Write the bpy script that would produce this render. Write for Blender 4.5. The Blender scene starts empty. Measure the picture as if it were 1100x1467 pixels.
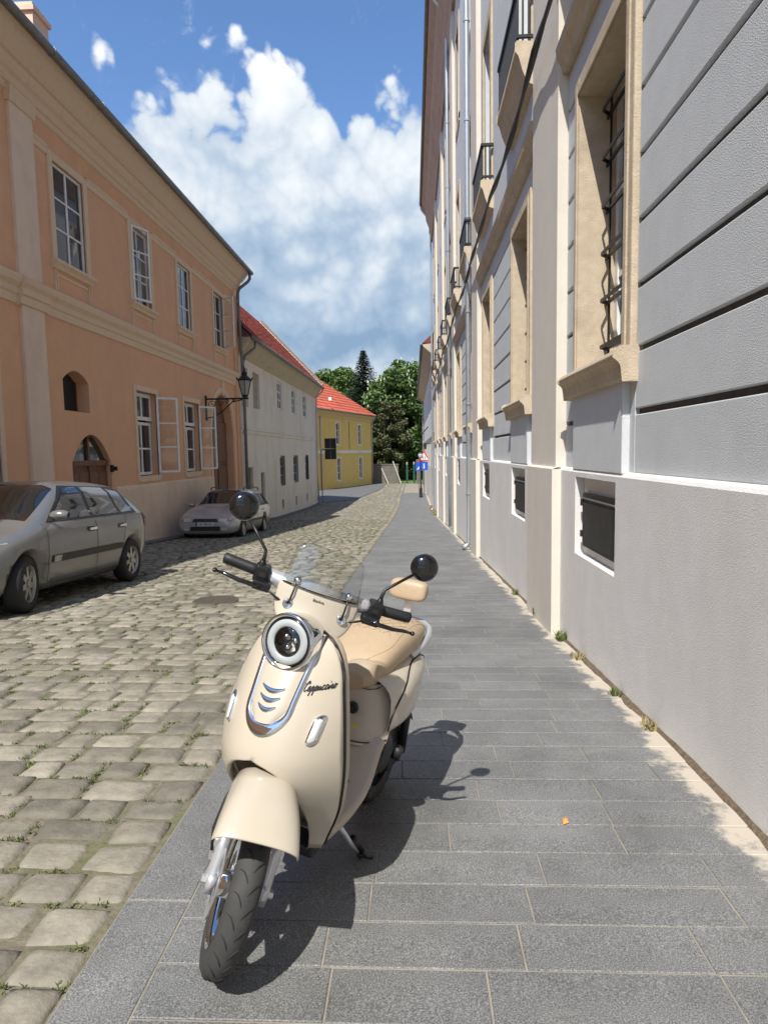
import bpy, math, random
import numpy as np
from mathutils import Vector, Matrix
random.seed(7); RNG = np.random.default_rng(11)
R = math.radians
scn = bpy.context.scene
# ------------------------------------------------------------------ camera
CAMZ = 1.30
RM = np.array([[0.99887721, 0.04409194, -0.01732688],
               [-0.01319788, -0.09227046, -0.99564651],
               [-0.04549875, 0.99475729, -0.09158494]])      # rows: right, down, forward in world axes
cd = bpy.data.cameras.new('camera'); cam = bpy.data.objects.new('camera', cd); scn.collection.objects.link(cam)
cd.sensor_fit = 'HORIZONTAL'; cd.sensor_width = 36; cd.lens = 36 * 925 / 1100; cd.clip_start = .05; cd.clip_end = 3000
_r, _d, _f = Vector(RM[0]).normalized(), Vector(RM[1]).normalized(), Vector(RM[2]).normalized()
cam.matrix_world = Matrix((( _r.x, -_d.x, -_f.x, 0), (_r.y, -_d.y, -_f.y, 0), (_r.z, -_d.z, -_f.z, CAMZ), (0, 0, 0, 1)))
scn.camera = cam
scn.cycles.max_bounces = 6; scn.cycles.diffuse_bounces = 4; scn.cycles.glossy_bounces = 3; scn.cycles.transmission_bounces = 4; scn.cycles.transparent_max_bounces = 8
# ------------------------------------------------------------------ light
SUN = Vector((.235, .70, -1.0)).normalized()                  # direction the light travels
sd = bpy.data.lights.new('sun', 'SUN'); sun = bpy.data.objects.new('sun', sd); scn.collection.objects.link(sun)
sd.energy = 4.3; sd.angle = R(.53); sd.color = (1, .955, .88)
sun.rotation_euler = SUN.to_track_quat('-Z', 'Y').to_euler(); sun.location = (0, 0, 60)
el = math.asin(-SUN.z); az = math.atan2(-SUN.x, -SUN.y)       # towards the sun, clockwise from +Y
wd = bpy.data.worlds.new('World'); scn.world = wd; wd.use_nodes = True
wn, wl = wd.node_tree.nodes, wd.node_tree.links
wn.clear()
def N(nodes, typ, **kw):
    n = nodes.new(typ)
    for k, v in kw.items():
        if k.startswith('i_'):
            key = k[2:]; key = int(key) if key.isdigit() else key.replace('_', ' ')
            n.inputs[key].default_value = v
        else: setattr(n, k, v)
    return n
def world_sky():
    L = wl.new
    sky = N(wn, 'ShaderNodeTexSky', sky_type='NISHITA', sun_disc=False, sun_elevation=el, sun_rotation=az, air_density=1.0, dust_density=.6, ozone_density=2.2)
    tc = N(wn, 'ShaderNodeTexCoord')
    sep = N(wn, 'ShaderNodeSeparateXYZ'); L(tc.outputs['Generated'], sep.inputs[0])
    def math_(op, a, b=None, clamp=False):
        m = N(wn, 'ShaderNodeMath', operation=op, use_clamp=clamp)
        for i, v in enumerate((a, b)):
            if v is None: continue
            if isinstance(v, (int, float)): m.inputs[i].default_value = v
            else: L(v, m.inputs[i])
        return m.outputs[0]
    def mrange(v, a, b, c=0., d=1., smooth=True):
        m = N(wn, 'ShaderNodeMapRange', interpolation_type='SMOOTHSTEP' if smooth else 'LINEAR')
        L(v, m.inputs[0]); m.inputs[1].default_value = a; m.inputs[2].default_value = b; m.inputs[3].default_value = c; m.inputs[4].default_value = d
        return m.outputs[0]
    def noise(scale, detail, rough, off=(0, 0, 0), zs=1.0, dist=0.):
        mp = N(wn, 'ShaderNodeMapping'); mp.inputs['Location'].default_value = off; mp.inputs['Scale'].default_value = (1, 1, zs)
        L(tc.outputs['Generated'], mp.inputs[0])
        n = N(wn, 'ShaderNodeTexNoise'); n.inputs['Scale'].default_value = scale; n.inputs['Detail'].default_value = detail
        n.inputs['Roughness'].default_value = rough; n.inputs['Distortion'].default_value = dist; L(mp.outputs[0], n.inputs['Vector'])
        return n.outputs[0]
    z = sep.outputs[2]
    big = noise(2.3, 3, .5, (3.1, 1.7, .4)); fine = noise(13, 5, .6, (7, 3, 1), 1.1)
    # billows: folded noise gives rounded heads with dark creases
    def billow(scale, detail, off):
        mp = N(wn, 'ShaderNodeMapping'); mp.inputs['Location'].default_value = off; L(tc.outputs['Generated'], mp.inputs[0]); acc = None
        for k in range(detail):
            n = N(wn, 'ShaderNodeTexNoise'); n.inputs['Scale'].default_value = scale * 2.1 ** k; n.inputs['Detail'].default_value = 0.6; L(mp.outputs[0], n.inputs['Vector'])
            b = math_('MULTIPLY', math_('ABSOLUTE', math_('SUBTRACT', n.outputs[0], .5)), 3.4 * .55 ** k); acc = b if acc is None else math_('ADD', acc, b)
        return acc
    puff = billow(5.5, 4, (.4, 1.1, 2.3)); puff2 = billow(5.5, 3, (.385, 1.085, 2.33))      # the second is sampled a little towards the sun
    mid = mrange(puff, .15, 1.25, 0, 1, False)
    # cumulus bank: top edge about 29 degrees up, ragged
    edge = math_('ADD', math_('MULTIPLY', math_('SUBTRACT', big, .5), .08), math_('MULTIPLY', math_('SUBTRACT', mid, .35), .10))
    hgt = math_('SUBTRACT', math_('ADD', edge, .462), z)
    bank = mrange(math_('ADD', hgt, math_('MULTIPLY', math_('SUBTRACT', fine, .5), .10)), -.004, .022)
    wisp = mrange(math_('MULTIPLY', mrange(noise(9, 5, .66, (1.2, 8.8, 2.4), 1.0, .5), .58, .80), mrange(z, .40, .52)), 0., 1., 0, .55, False)
    cover = math_('MAXIMUM', bank, wisp)
    # lighting of the cloud: white crowns, blue grey body and base
    lit = math_('ADD', math_('ADD', math_('MULTIPLY', math_('SUBTRACT', mid, .45), .42), math_('MULTIPLY', math_('SUBTRACT', puff, puff2), .22)), math_('MULTIPLY', math_('SUBTRACT', fine, .5), .75))
    up = mrange(math_('ADD', z, math_('MULTIPLY', math_('SUBTRACT', big, .5), .30)), .12, .42)
    low = mrange(math_('ADD', z, math_('MULTIPLY', math_('SUBTRACT', big, .5), .1)), .04, .19, 1, 0)
    shade = math_('ADD', math_('ADD', math_('MULTIPLY', up, .62), math_('MULTIPLY', low, .55)), math_('ADD', lit, .10), True)
    cr = N(wn, 'ShaderNodeValToRGB'); e = cr.color_ramp.elements
    e[0].position = .0; e[0].color = (.25, .37, .53, 1); e[1].position = 1.; e[1].color = (.90, .92, .95, 1)
    k = e.new(.38); k.color = (.42, .53, .66, 1); k = e.new(.7); k.color = (.70, .755, .815, 1)
    L(shade, cr.inputs[0])
    sc = N(wn, 'ShaderNodeMix', data_type='RGBA', blend_type='MULTIPLY'); sc.inputs[0].default_value = 1
    L(sky.outputs[0], sc.inputs[6]); sc.inputs[7].default_value = (.105, .128, .150, 1)
    cs = N(wn, 'ShaderNodeMix', data_type='RGBA', blend_type='MULTIPLY'); cs.inputs[0].default_value = 1
    L(cr.outputs[0], cs.inputs[6]); cs.inputs[7].default_value = (.82, .83, .84, 1)
    mx = N(wn, 'ShaderNodeMix', data_type='RGBA'); L(cover, mx.inputs[0]); L(sc.outputs[2], mx.inputs[6]); L(cs.outputs[2], mx.inputs[7])
    bg = N(wn, 'ShaderNodeBackground'); bg.inputs[1].default_value = 1.0; L(mx.outputs[2], bg.inputs[0])
    out = N(wn, 'ShaderNodeOutputWorld'); L(bg.outputs[0], out.inputs[0])
world_sky()
wd.cycles.sampling_method = 'MANUAL'; wd.cycles.sample_map_resolution = 512
scn.view_settings.view_transform = 'Standard'; scn.view_settings.look = 'None'
scn.view_settings.gamma = 1; scn.view_settings.use_curve_mapping = False; scn.view_settings.exposure = 0.45

# ------------------------------------------------------------------ helpers
BASE = {}
def link(o): scn.collection.objects.link(o); return o
def tag(o, label=None, cat=None, group=None, kind=None):
    if label: o['label'] = label
    if cat: o['category'] = cat
    if group: o['group'] = group
    if kind: o['kind'] = kind
    return o
def thing(name, loc, label, cat, group=None, rot=None, local=False):
    o = link(bpy.data.objects.new(name, None)); o.empty_display_size = .2
    o.location = loc
    if rot is not None: o.rotation_euler = rot
    BASE[o.name] = (0, 0, 0) if local else tuple(loc)
    return tag(o, label, cat, group)
def mesh_obj(name, verts, faces, mat=None, parent=None, smooth=False, rnd=None):
    me = bpy.data.meshes.new(name)
    b = BASE.get(parent.name, (0, 0, 0)) if parent else (0, 0, 0)
    v = np.asarray(verts, float).reshape(-1, 3) - np.asarray(b, float)
    me.from_pydata(v.tolist(), [], [tuple(f) for f in faces])
    if mat: me.materials.append(mat)
    if smooth: me.polygons.foreach_set('use_smooth', [True] * len(me.polygons))
    if rnd is not None:
        at = me.attributes.new('rnd', 'FLOAT', 'FACE')
        at.data.foreach_set('value', np.resize(np.asarray(rnd, dtype=np.float32), len(me.polygons)))
    me.update()
    o = link(bpy.data.objects.new(name, me))
    if parent: o.parent = parent; BASE[o.name] = b
    return o
class MB:
    def __init__(s): s.v = []; s.f = []
    def add(s, v, f):
        n = len(s.v); s.v += [tuple(p) for p in v]; s.f += [tuple(i + n for i in q) for q in f]; return s
    def box(s, x0, x1, y0, y1, z0, z1):
        return s.add([(x0, y0, z0), (x1, y0, z0), (x1, y1, z0), (x0, y1, z0), (x0, y0, z1), (x1, y0, z1), (x1, y1, z1), (x0, y1, z1)],
                     [(0, 3, 2, 1), (4, 5, 6, 7), (0, 1, 5, 4), (1, 2, 6, 5), (2, 3, 7, 6), (3, 0, 4, 7)])
    def bar(s, a, b, w, h=None):
        a, b = Vector(a), Vector(b); h = h or w; d = (b - a).normalized()
        u = d.cross(Vector((0, 0, 1)))
        if u.length < 1e-3: u = Vector((1, 0, 0))
        u.normalize(); t = d.cross(u)
        P = []
        for c in (a, b):
            for i, j in ((-1, -1), (1, -1), (1, 1), (-1, 1)): P.append(c + u * i * w / 2 + t * j * h / 2)
        return s.add(P, [(0, 1, 2, 3), (7, 6, 5, 4), (0, 4, 5, 1), (1, 5, 6, 2), (2, 6, 7, 3), (3, 7, 4, 0)])
    def tube(s, path, r, seg=8, cap=True, flat=None):
        P = [Vector(p) for p in path]; n = len(P); rr = r if isinstance(r, (list, tuple)) else [r] * n
        up = Vector((0, 0, 1)); V = []; prev = None
        for i in range(n):
            d = (P[min(i + 1, n - 1)] - P[max(i - 1, 0)])
            d = d.normalized() if d.length > 1e-9 else Vector((0, 0, 1))
            if prev is None:
                u = d.cross(up)
                if u.length < 1e-3: u = d.cross(Vector((1, 0, 0)))
            else: u = prev - d * prev.dot(d)
            if u.length < 1e-6: u = d.orthogonal()
            u.normalize(); prev = u; t = d.cross(u)
            for k in range(seg):
                a = 2 * math.pi * k / seg
                V.append(P[i] + (u * math.cos(a) + t * math.sin(a) * (flat or 1)) * rr[i])
        F = [(i * seg + k, i * seg + (k + 1) % seg, (i + 1) * seg + (k + 1) % seg, (i + 1) * seg + k) for i in range(n - 1) for k in range(seg)]
        if cap: F += [tuple(range(seg))[::-1], tuple(range((n - 1) * seg, n * seg))]
        return s.add(V, F)
    def lathe(s, prof, c, ax=(0, 0, 1), seg=24, cap=False):
        ax = Vector(ax).normalized(); u = ax.orthogonal().normalized(); t = ax.cross(u); c = Vector(c); V = []
        for r, h in prof:
            for k in range(seg):
                a = 2 * math.pi * k / seg; V.append(c + ax * h + (u * math.cos(a) + t * math.sin(a)) * r)
        n = len(prof)
        F = [(i * seg + k, i * seg + (k + 1) % seg, (i + 1) * seg + (k + 1) % seg, (i + 1) * seg + k) for i in range(n - 1) for k in range(seg)]
        if cap: F += [tuple(range(seg))[::-1], tuple(range((n - 1) * seg, n * seg))]
        return s.add(V, F)
    def grid(s, rows, closed=False):
        m = len(rows[0]); V = [p for r in rows for p in r]; F = []
        for i in range(len(rows) - 1):
            for k in range(m if closed else m - 1):
                k2 = (k + 1) % m
                F.append((i * m + k, i * m + k2, (i + 1) * m + k2, (i + 1) * m + k))
        return s.add(V, F)
    def prism(s, poly, fn, w0, w1):
        n = len(poly)
        V = [fn(a, b, w0) for a, b in poly] + [fn(a, b, w1) for a, b in poly]
        return s.add(V, [tuple(range(n)), tuple(range(2 * n - 1, n - 1, -1))] + [(i, (i + 1) % n, n + (i + 1) % n, n + i) for i in range(n)])
    def build(s, name, mat=None, parent=None, smooth=False, rnd=None): return mesh_obj(name, s.v, s.f, mat, parent, smooth, rnd)
def modifiers_apply(o):
    dg = bpy.context.evaluated_depsgraph_get(); me = bpy.data.meshes.new_from_object(o.evaluated_get(dg))
    o.modifiers.clear(); o.data = me; return o
def bevel(o, w=.004, seg=2, angle=40):
    m = o.modifiers.new('b', 'BEVEL'); m.width = w; m.segments = seg; m.limit_method = 'ANGLE'; m.angle_limit = R(angle); return o
def subsurf(o, lv=1): m = o.modifiers.new('s', 'SUBSURF'); m.levels = lv; m.render_levels = lv; return o
def lerp_tab(tab, x):
    xs = [t[0] for t in tab]; return [float(np.interp(x, xs, [t[k] for t in tab])) for k in range(1, len(tab[0]))]
# ground height: the street runs downhill away from the camera
GY = [-60, -4.74, 2.84, 12, 34.1, 44, 70, 85, 150, 400]; GZ = [.07, .068, -.136, -.705, -2.06, -2.40, -2.70, -2.75, -2.75, -2.75]
def G(x, y):
    return float(np.interp(y, GY, GZ)) + min(max(-1.2 - x, 0), 4) * .008
def proj(p):
    q = RM @ (np.asarray(p, float) - np.array([0, 0, CAMZ]))
    return (550 + 925 * q[0] / q[2], 733.5 + 925 * q[1] / q[2], q[2])
# ------------------------------------------------------------------ materials
def mat(name, col, rough=.8, var=.12, scale=6., detail=6, bump=0., bscale=None, metal=0., stain=None, stain_scale=.8, stain_amt=.5, coat=0., spec=.5, rndvar=0., coord='Object', streak=0.):
    m = bpy.data.materials.new(name); m.use_nodes = True; nt = m.node_tree; nd, L = nt.nodes, nt.links.new
    b = nd['Principled BSDF']; b.inputs['Roughness'].default_value = rough; b.inputs['Metallic'].default_value = metal
    b.inputs['Specular IOR Level'].default_value = spec; b.inputs['Coat Weight'].default_value = coat; b.inputs['Coat Roughness'].default_value = .06
    tc = N(nd, 'ShaderNodeTexCoord'); co = tc.outputs[coord]
    if coord == 'World': pass
    n1 = N(nd, 'ShaderNodeTexNoise'); n1.inputs['Scale'].default_value = scale; n1.inputs['Detail'].default_value = detail; n1.inputs['Roughness'].default_value = .6; L(co, n1.inputs['Vector'])
    c = np.array(col)
    rp = N(nd, 'ShaderNodeMapRange'); L(n1.outputs[0], rp.inputs[0]); rp.inputs[1].default_value = .25; rp.inputs[2].default_value = .75
    mx = N(nd, 'ShaderNodeMix', data_type='RGBA'); L(rp.outputs[0], mx.inputs[0])
    mx.inputs[6].default_value = (*np.clip(c * (1 - var), 0, 1), 1); mx.inputs[7].default_value = (*np.clip(c * (1 + var), 0, 1), 1)
    o = mx.outputs[2]
    if stain is not None:
        mp = N(nd, 'ShaderNodeMapping'); mp.inputs['Scale'].default_value = (1, 1, .35 if streak else 1); L(co, mp.inputs[0])
        n2 = N(nd, 'ShaderNodeTexNoise'); n2.inputs['Scale'].default_value = stain_scale; n2.inputs['Detail'].default_value = 9; n2.inputs['Roughness'].default_value = .68; L(mp.outputs[0], n2.inputs['Vector'])
        r2 = N(nd, 'ShaderNodeMapRange'); L(n2.outputs[0], r2.inputs[0]); r2.inputs[1].default_value = .48; r2.inputs[2].default_value = .72; r2.inputs[4].default_value = stain_amt
        m2 = N(nd, 'ShaderNodeMix', data_type='RGBA'); L(r2.outputs[0], m2.inputs[0]); L(o, m2.inputs[6]); m2.inputs[7].default_value = (*stain, 1); o = m2.outputs[2]
    if rndvar:
        a = N(nd, 'ShaderNodeAttribute', attribute_name='rnd')
        hs = N(nd, 'ShaderNodeHueSaturation'); r3 = N(nd, 'ShaderNodeMapRange'); L(a.outputs['Fac'], r3.inputs[0]); r3.inputs[3].default_value = 1 - rndvar; r3.inputs[4].default_value = 1 + rndvar
        L(r3.outputs[0], hs.inputs['Value']); L(o, hs.inputs['Color']); o = hs.outputs[0]
    L(o, b.inputs['Base Color'])
    if bump:
        n3 = N(nd, 'ShaderNodeTexNoise'); n3.inputs['Scale'].default_value = bscale or scale * 4; n3.inputs['Detail'].default_value = 5; L(co, n3.inputs['Vector'])
        bp = N(nd, 'ShaderNodeBump'); bp.inputs['Strength'].default_value = 1; bp.inputs['Distance'].default_value = bump; L(n3.outputs[0], bp.inputs['Height']); L(bp.outputs[0], b.inputs['Normal'])
    return m
def glass_mat(name, tint=(.02, .025, .03), rough=.03):
    return mat(name, tint, rough, .1, 3, 2, spec=.9, coat=.3)
M = {}
M['slab'] = mat('granite_slab', (.175, .175, .172), .62, .0, 9, 4, bump=.0005, bscale=260, rndvar=.16)
def granite():
    m = M['slab']; nd, L = m.node_tree.nodes, m.node_tree.links.new; b = nd['Principled BSDF']
    geo = N(nd, 'ShaderNodeNewGeometry'); pos = geo.outputs['Position']
    def noise(s, d=3, r=.55):
        n = N(nd, 'ShaderNodeTexNoise'); n.inputs['Scale'].default_value = s; n.inputs['Detail'].default_value = d; n.inputs['Roughness'].default_value = r; L(pos, n.inputs['Vector']); return n.outputs[0]
    sp = N(nd, 'ShaderNodeValToRGB'); L(noise(230, 3, .7), sp.inputs[0]); e = sp.color_ramp.elements
    e[0].position = .36; e[0].color = (.075, .076, .076, 1); e[1].position = .69; e[1].color = (.32, .32, .31, 1); k = e.new(.5); k.color = (.158, .159, .154, 1)
    big = N(nd, 'ShaderNodeMapRange'); L(noise(2.2, 6, .65), big.inputs[0]); big.inputs[1].default_value = .3; big.inputs[2].default_value = .75; big.inputs[3].default_value = .74; big.inputs[4].default_value = 1.26
    hs = N(nd, 'ShaderNodeHueSaturation'); L(sp.outputs[0], hs.inputs['Color']); L(big.outputs[0], hs.inputs['Value'])
    at = N(nd, 'ShaderNodeAttribute', attribute_name='rnd'); rr = N(nd, 'ShaderNodeMapRange'); L(at.outputs['Fac'], rr.inputs[0]); rr.inputs[3].default_value = .93; rr.inputs[4].default_value = 1.08
    h2 = N(nd, 'ShaderNodeHueSaturation'); L(hs.outputs[0], h2.inputs['Color']); L(rr.outputs[0], h2.inputs['Value'])
    # dusty scuffs and limewash splashed along the foot of the wall
    sx = N(nd, 'ShaderNodeSeparateXYZ'); L(pos, sx.inputs[0])
    mp = N(nd, 'ShaderNodeMapping'); mp.inputs['Scale'].default_value = (.55, 3.0, 1); L(pos, mp.inputs[0])
    ns = N(nd, 'ShaderNodeTexNoise'); ns.inputs['Scale'].default_value = 3.1; ns.inputs['Detail'].default_value = 9; ns.inputs['Roughness'].default_value = .72; L(mp.outputs[0], ns.inputs['Vector'])
    sc = N(nd, 'ShaderNodeMapRange'); L(ns.outputs[0], sc.inputs[0]); sc.inputs[1].default_value = .60; sc.inputs[2].default_value = .78; sc.inputs[4].default_value = .38
    m1 = N(nd, 'ShaderNodeMix', data_type='RGBA'); L(sc.outputs[0], m1.inputs[0]); L(h2.outputs[0], m1.inputs[6]); m1.inputs[7].default_value = (.40, .37, .32, 1)
    vo = N(nd, 'ShaderNodeTexVoronoi'); vo.inputs['Scale'].default_value = 2.6; L(pos, vo.inputs['Vector'])
    gd = N(nd, 'ShaderNodeMath', operation='MULTIPLY_ADD'); L(noise(60, 2), gd.inputs[0]); gd.inputs[1].default_value = .05; L(vo.outputs['Distance'], gd.inputs[2])
    gr = N(nd, 'ShaderNodeMapRange'); L(gd.outputs[0], gr.inputs[0]); gr.inputs[1].default_value = .060; gr.inputs[2].default_value = .075; gr.inputs[3].default_value = .75; gr.inputs[4].default_value = 0
    mg = N(nd, 'ShaderNodeMix', data_type='RGBA'); L(gr.outputs[0], mg.inputs[0]); L(m1.outputs[2], mg.inputs[6]); mg.inputs[7].default_value = (.42, .40, .36, 1); m1 = mg
    dk = N(nd, 'ShaderNodeMapRange'); L(noise(1.1, 8, .7), dk.inputs[0]); dk.inputs[1].default_value = .56; dk.inputs[2].default_value = .70; dk.inputs[4].default_value = .16
    md = N(nd, 'ShaderNodeMix', data_type='RGBA'); L(dk.outputs[0], md.inputs[0]); L(m1.outputs[2], md.inputs[6]); md.inputs[7].default_value = (.085, .083, .078, 1); m1 = md
    w = N(nd, 'ShaderNodeMath', operation='MULTIPLY_ADD'); L(noise(4.5, 9, .7), w.inputs[0]); w.inputs[1].default_value = .62; L(sx.outputs[0], w.inputs[2])
    wr = N(nd, 'ShaderNodeMapRange'); L(w.outputs[0], wr.inputs[0]); wr.inputs[1].default_value = 1.43; wr.inputs[2].default_value = 1.50; wr.inputs[4].default_value = .9
    m2 = N(nd, 'ShaderNodeMix', data_type='RGBA'); L(wr.outputs[0], m2.inputs[0]); L(m1.outputs[2], m2.inputs[6]); m2.inputs[7].default_value = (.52, .455, .365, 1)
    L(m2.outputs[2], b.inputs['Base Color'])
granite()
M['joint'] = mat('sand_joint', (.27, .24, .19), .95, .25, 14, 6, bump=.002, bscale=60)
M['cobble'] = mat('cobble_stone', (.21, .19, .15), .8, .30, 14, 9, bump=.006, bscale=42, rndvar=.34, stain=(.33, .295, .225), stain_scale=6, stain_amt=.65)
M['bed'] = mat('soil_joint', (.17, .15, .105), .95, .35, 25, 6, bump=.008, bscale=50, stain=(.11, .125, .045), stain_scale=1.6, stain_amt=.9)
M['asphalt'] = mat('asphalt', (.13, .13, .13), .9, .18, 8, 8, bump=.003, bscale=120)
M['earth'] = mat('earth', (.16, .14, .10), .95, .25, 2, 6)
M['lawn'] = mat('lawn', (.10, .17, .03), .9, .4, 1.2, 8)
M['grass'] = mat('grass_blade', (.115, .145, .04), .75, .4, 7, 3, rndvar=.35)
M['drygrass'] = mat('dry_grass', (.30, .25, .12), .8, .3, 7, 3)
M['blue'] = mat('blue_grey_render', (.60, .625, .635), .9, .05, 5, 8, bump=.0045, bscale=160, stain=(.52, .535, .54), stain_scale=1.4, stain_amt=.5, streak=1)
M['plinth'] = mat('plinth_render', (.745, .73, .705), .9, .05, 5, 8, bump=.0045, bscale=150, stain=(.62, .585, .54), stain_scale=1.4, stain_amt=.5, streak=1)
M['cream'] = mat('cream_render', (.67, .62, .535), .9, .05, 4, 8, bump=.002, bscale=60, stain=(.58, .53, .47), stain_scale=1.1, stain_amt=.45, streak=1)
M['sandstone'] = mat('sandstone_surround', (.56, .465, .34), .9, .14, 14, 8, bump=.005, bscale=110, stain=(.36, .28, .19), stain_scale=2.2, stain_amt=.55)
M['groove'] = mat('sooty_groove', (.085, .075, .068), .95, .3, 20, 5)
M['iron'] = mat('black_iron', (.02, .02, .021), .45, .3, 20, 4, spec=.4)
M['hatch'] = mat('black_hatch_paint', (.018, .018, .019), .5, .35, 12, 6, bump=.001, bscale=40, stain=(.09, .075, .06), stain_scale=5, stain_amt=.35)
M['zinc'] = mat('zinc_pipe', (.50, .54, .57), .38, .10, 5, 5, metal=.75)
M['oldzinc'] = mat('old_zinc_gutter', (.20, .20, .195), .5, .2, 4, 5, metal=.5)
M['white'] = mat('white_window_paint', (.82, .81, .78), .55, .08, 8, 6, stain=(.45, .40, .33), stain_scale=5, stain_amt=.35)
M['glass'] = glass_mat('window_glass')
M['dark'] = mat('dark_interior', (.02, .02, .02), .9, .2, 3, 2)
M['orange'] = mat('orange_render', (.74, .42, .245), .92, .07, 2.2, 9, bump=.003, bscale=45, stain=(.62, .36, .22), stain_scale=.9, stain_amt=.55, streak=1)
M['trim'] = mat('beige_stucco_trim', (.76, .575, .395), .9, .08, 6, 8, bump=.004, bscale=40, stain=(.25, .17, .11), stain_scale=6, stain_amt=.28)
M['pinkbase'] = mat('pink_beige_base', (.78, .605, .455), .92, .07, 3, 8, bump=.003, bscale=50, stain=(.60, .45, .33), stain_scale=1.1, stain_amt=.5, streak=1)
M['brownwood'] = mat('brown_door_wood', (.16, .07, .032), .6, .25, 9, 6, bump=.002, bscale=30)
M['ochre'] = mat('ochre_render', (.74, .50, .14), .92, .06, 2, 8, bump=.003, bscale=30, stain=(.55, .35, .10), stain_scale=.7, stain_amt=.4, streak=1)
M['offwhite'] = mat('offwhite_render', (.78, .72, .60), .92, .05, 2, 8, bump=.003, bscale=30, stain=(.50, .43, .33), stain_scale=.8, stain_amt=.5, streak=1)
M['tile'] = mat('red_roof_tile', (.30, .07, .045), .8, .28, 5, 6, rndvar=.35, stain=(.22, .06, .045), stain_scale=1.5, stain_amt=.5)
M['tile2'] = mat('new_red_roof_tile', (.52, .115, .06), .75, .16, 5, 6, rndvar=.2)
M['leaf'] = mat('leaf_green', (.075, .135, .028), .6, .4, .9, 5, rndvar=.55)
M['leaf2'] = mat('leaf_light_green', (.105, .175, .038), .6, .4, .9, 5, rndvar=.5)
M['leaf3'] = mat('leaf_olive', (.09, .10, .035), .65, .4, .9, 5, rndvar=.5)
M['needle'] = mat('fir_needles', (.030, .050, .026), .7, .4, .8, 5, rndvar=.5)
M['flower'] = mat('chestnut_blossom', (.60, .58, .42), .8, .2, 3, 3)
M['bark'] = mat('bark', (.09, .07, .055), .95, .35, 6, 6, bump=.02, bscale=14)
M['stone'] = mat('rubble_wall', (.16, .145, .125), .95, .35, 3, 8, bump=.02, bscale=9)
# ================================================================== ground
def sheet(name, xs, ys, dz, m, kind='structure'):
    rows = [[(x, y, G(x, y) + dz) for x in xs] for y in ys]
    return tag(MB().grid(rows).build(name, m, None, True), kind=kind)
yy = [-60, -20, -5, 0, 2.84, 5, 8, 12, 16, 20, 24, 28, 34.1, 38, 44, 50, 60, 70, 85, 110, 150, 400, 1200]
sheet('ground', [-900, -200, -60, -20, -9, -5.2, -1.2, 0, 2, 6, 20, 200, 900], yy, -.14, M['earth'])
KERB = -.93
road = sheet('road', [-7.4, -6, -5.2, -4, -3, -2, -1.2, KERB], [y for y in np.arange(-8, 86.1, .5)], -.0125, M['bed'])
side = sheet('sidewalk', [KERB, -.5, 0, .6, 1.45], [y for y in np.arange(-6, 86.1, .5)], -.0035, M['joint'])
sheet('side_street', [-30, -20, -10, -7.4], [45, 50, 56, 62, 70, 84], .0, M['asphalt'])
_pv = [(-7.45, 47.5), (-4.7, 52), (-4.2, 60), (-3.6, 70), (-3.4, 82), (-12, 82), (-12, 47.5)]
tag(MB().add([(x, y, G(x, y) + .03) for x, y in _pv], [tuple(range(7))]).build('asphalt_apron', M['asphalt']), kind='structure')
sheet('lawn', [-26, -12, -6, -3, 0, 4, 14], [86, 92, 100, 115, 135], .02, M['lawn'])
def stone_mesh(cx, cy, w, d, h, n, jit, rot=0.):
    """rounded stone: a dome-topped block; returns verts, faces in world coordinates"""
    q = [(-w / 2, -d / 2), (w / 2, -d / 2), (w / 2, d / 2), (-w / 2, d / 2)]
    q = [(a + random.uniform(-jit, jit), b + random.uniform(-jit, jit)) for a, b in q]
    tilt = (random.uniform(-.03, .03), random.uniform(-.03, .03)); hh = random.uniform(-.006, .006)
    V = []; F = []
    for j in range(n + 1):
        for i in range(n + 1):
            u, v = i / n, j / n
            a, b = 2 * u - 1, 2 * v - 1
            k = 1 - .045 * (a * a * b * b)                                   # rounded corners
            x = sum(wt * p[0] for wt, p in zip(((1-u)*(1-v), u*(1-v), u*v, (1-u)*v), q)) * k
            y = sum(wt * p[1] for wt, p in zip(((1-u)*(1-v), u*(1-v), u*v, (1-u)*v), q)) * k
            e = max(abs(a), abs(b)); r = math.sqrt(min(1., .5 * (a ** 4 + b ** 4) + .5 * e ** 6))
            z = -h * r ** 8 - .0025 * r ** 2 + tilt[0] * x + tilt[1] * y + hh + (random.uniform(-.0018, .0018) if e < .99 else 0)
            V.append((cx + x, cy + y, z + G(cx + x, cy + y)))
    m = n + 1
    F = [(j*m+i, j*m+i+1, (j+1)*m+i+1, (j+1)*m+i) for j in range(n) for i in range(n)]
    ring = [i for i in range(m)] + [j*m+n for j in range(1, m)] + [n*m+i for i in range(n-1, -1, -1)] + [j*m for j in range(n-1, 0, -1)]
    b0 = len(V)
    for i in ring: x, y, z = V[i]; V.append((x, y, z - .05))
    L = len(ring); F += [(ring[(i+1) % L], ring[i], b0 + i, b0 + (i+1) % L) for i in range(L)]
    return V, F
cob = []
y = .55
while y < 84:
    d = random.uniform(.148, .188)
    d *= 1.0 if y < 30 else (1.25 if y < 50 else 1.7)
    x = KERB - .004 - random.uniform(0, .015)
    while x > -7.1:
        w = random.uniform(.16, .31) * (1 if y < 30 else (1.4 if y < 50 else 2))
        p = proj((x - w / 2, y + d / 2, G(x, y)))
        if math.hypot(x - w/2 + 2.36, y + d/2 - 7.45) > .31 and p[2] > .3 and -190 < p[0] < 1250 and p[1] < 1620:
            cob.append((x - w / 2, y + d / 2 + .012 * math.sin(x * 2.1) + random.uniform(-.012, .012), w - .009, d - .008))
        x -= w
    y += d
cob.sort(key=lambda c: c[1] + .15 * abs(c[0]))
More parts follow.
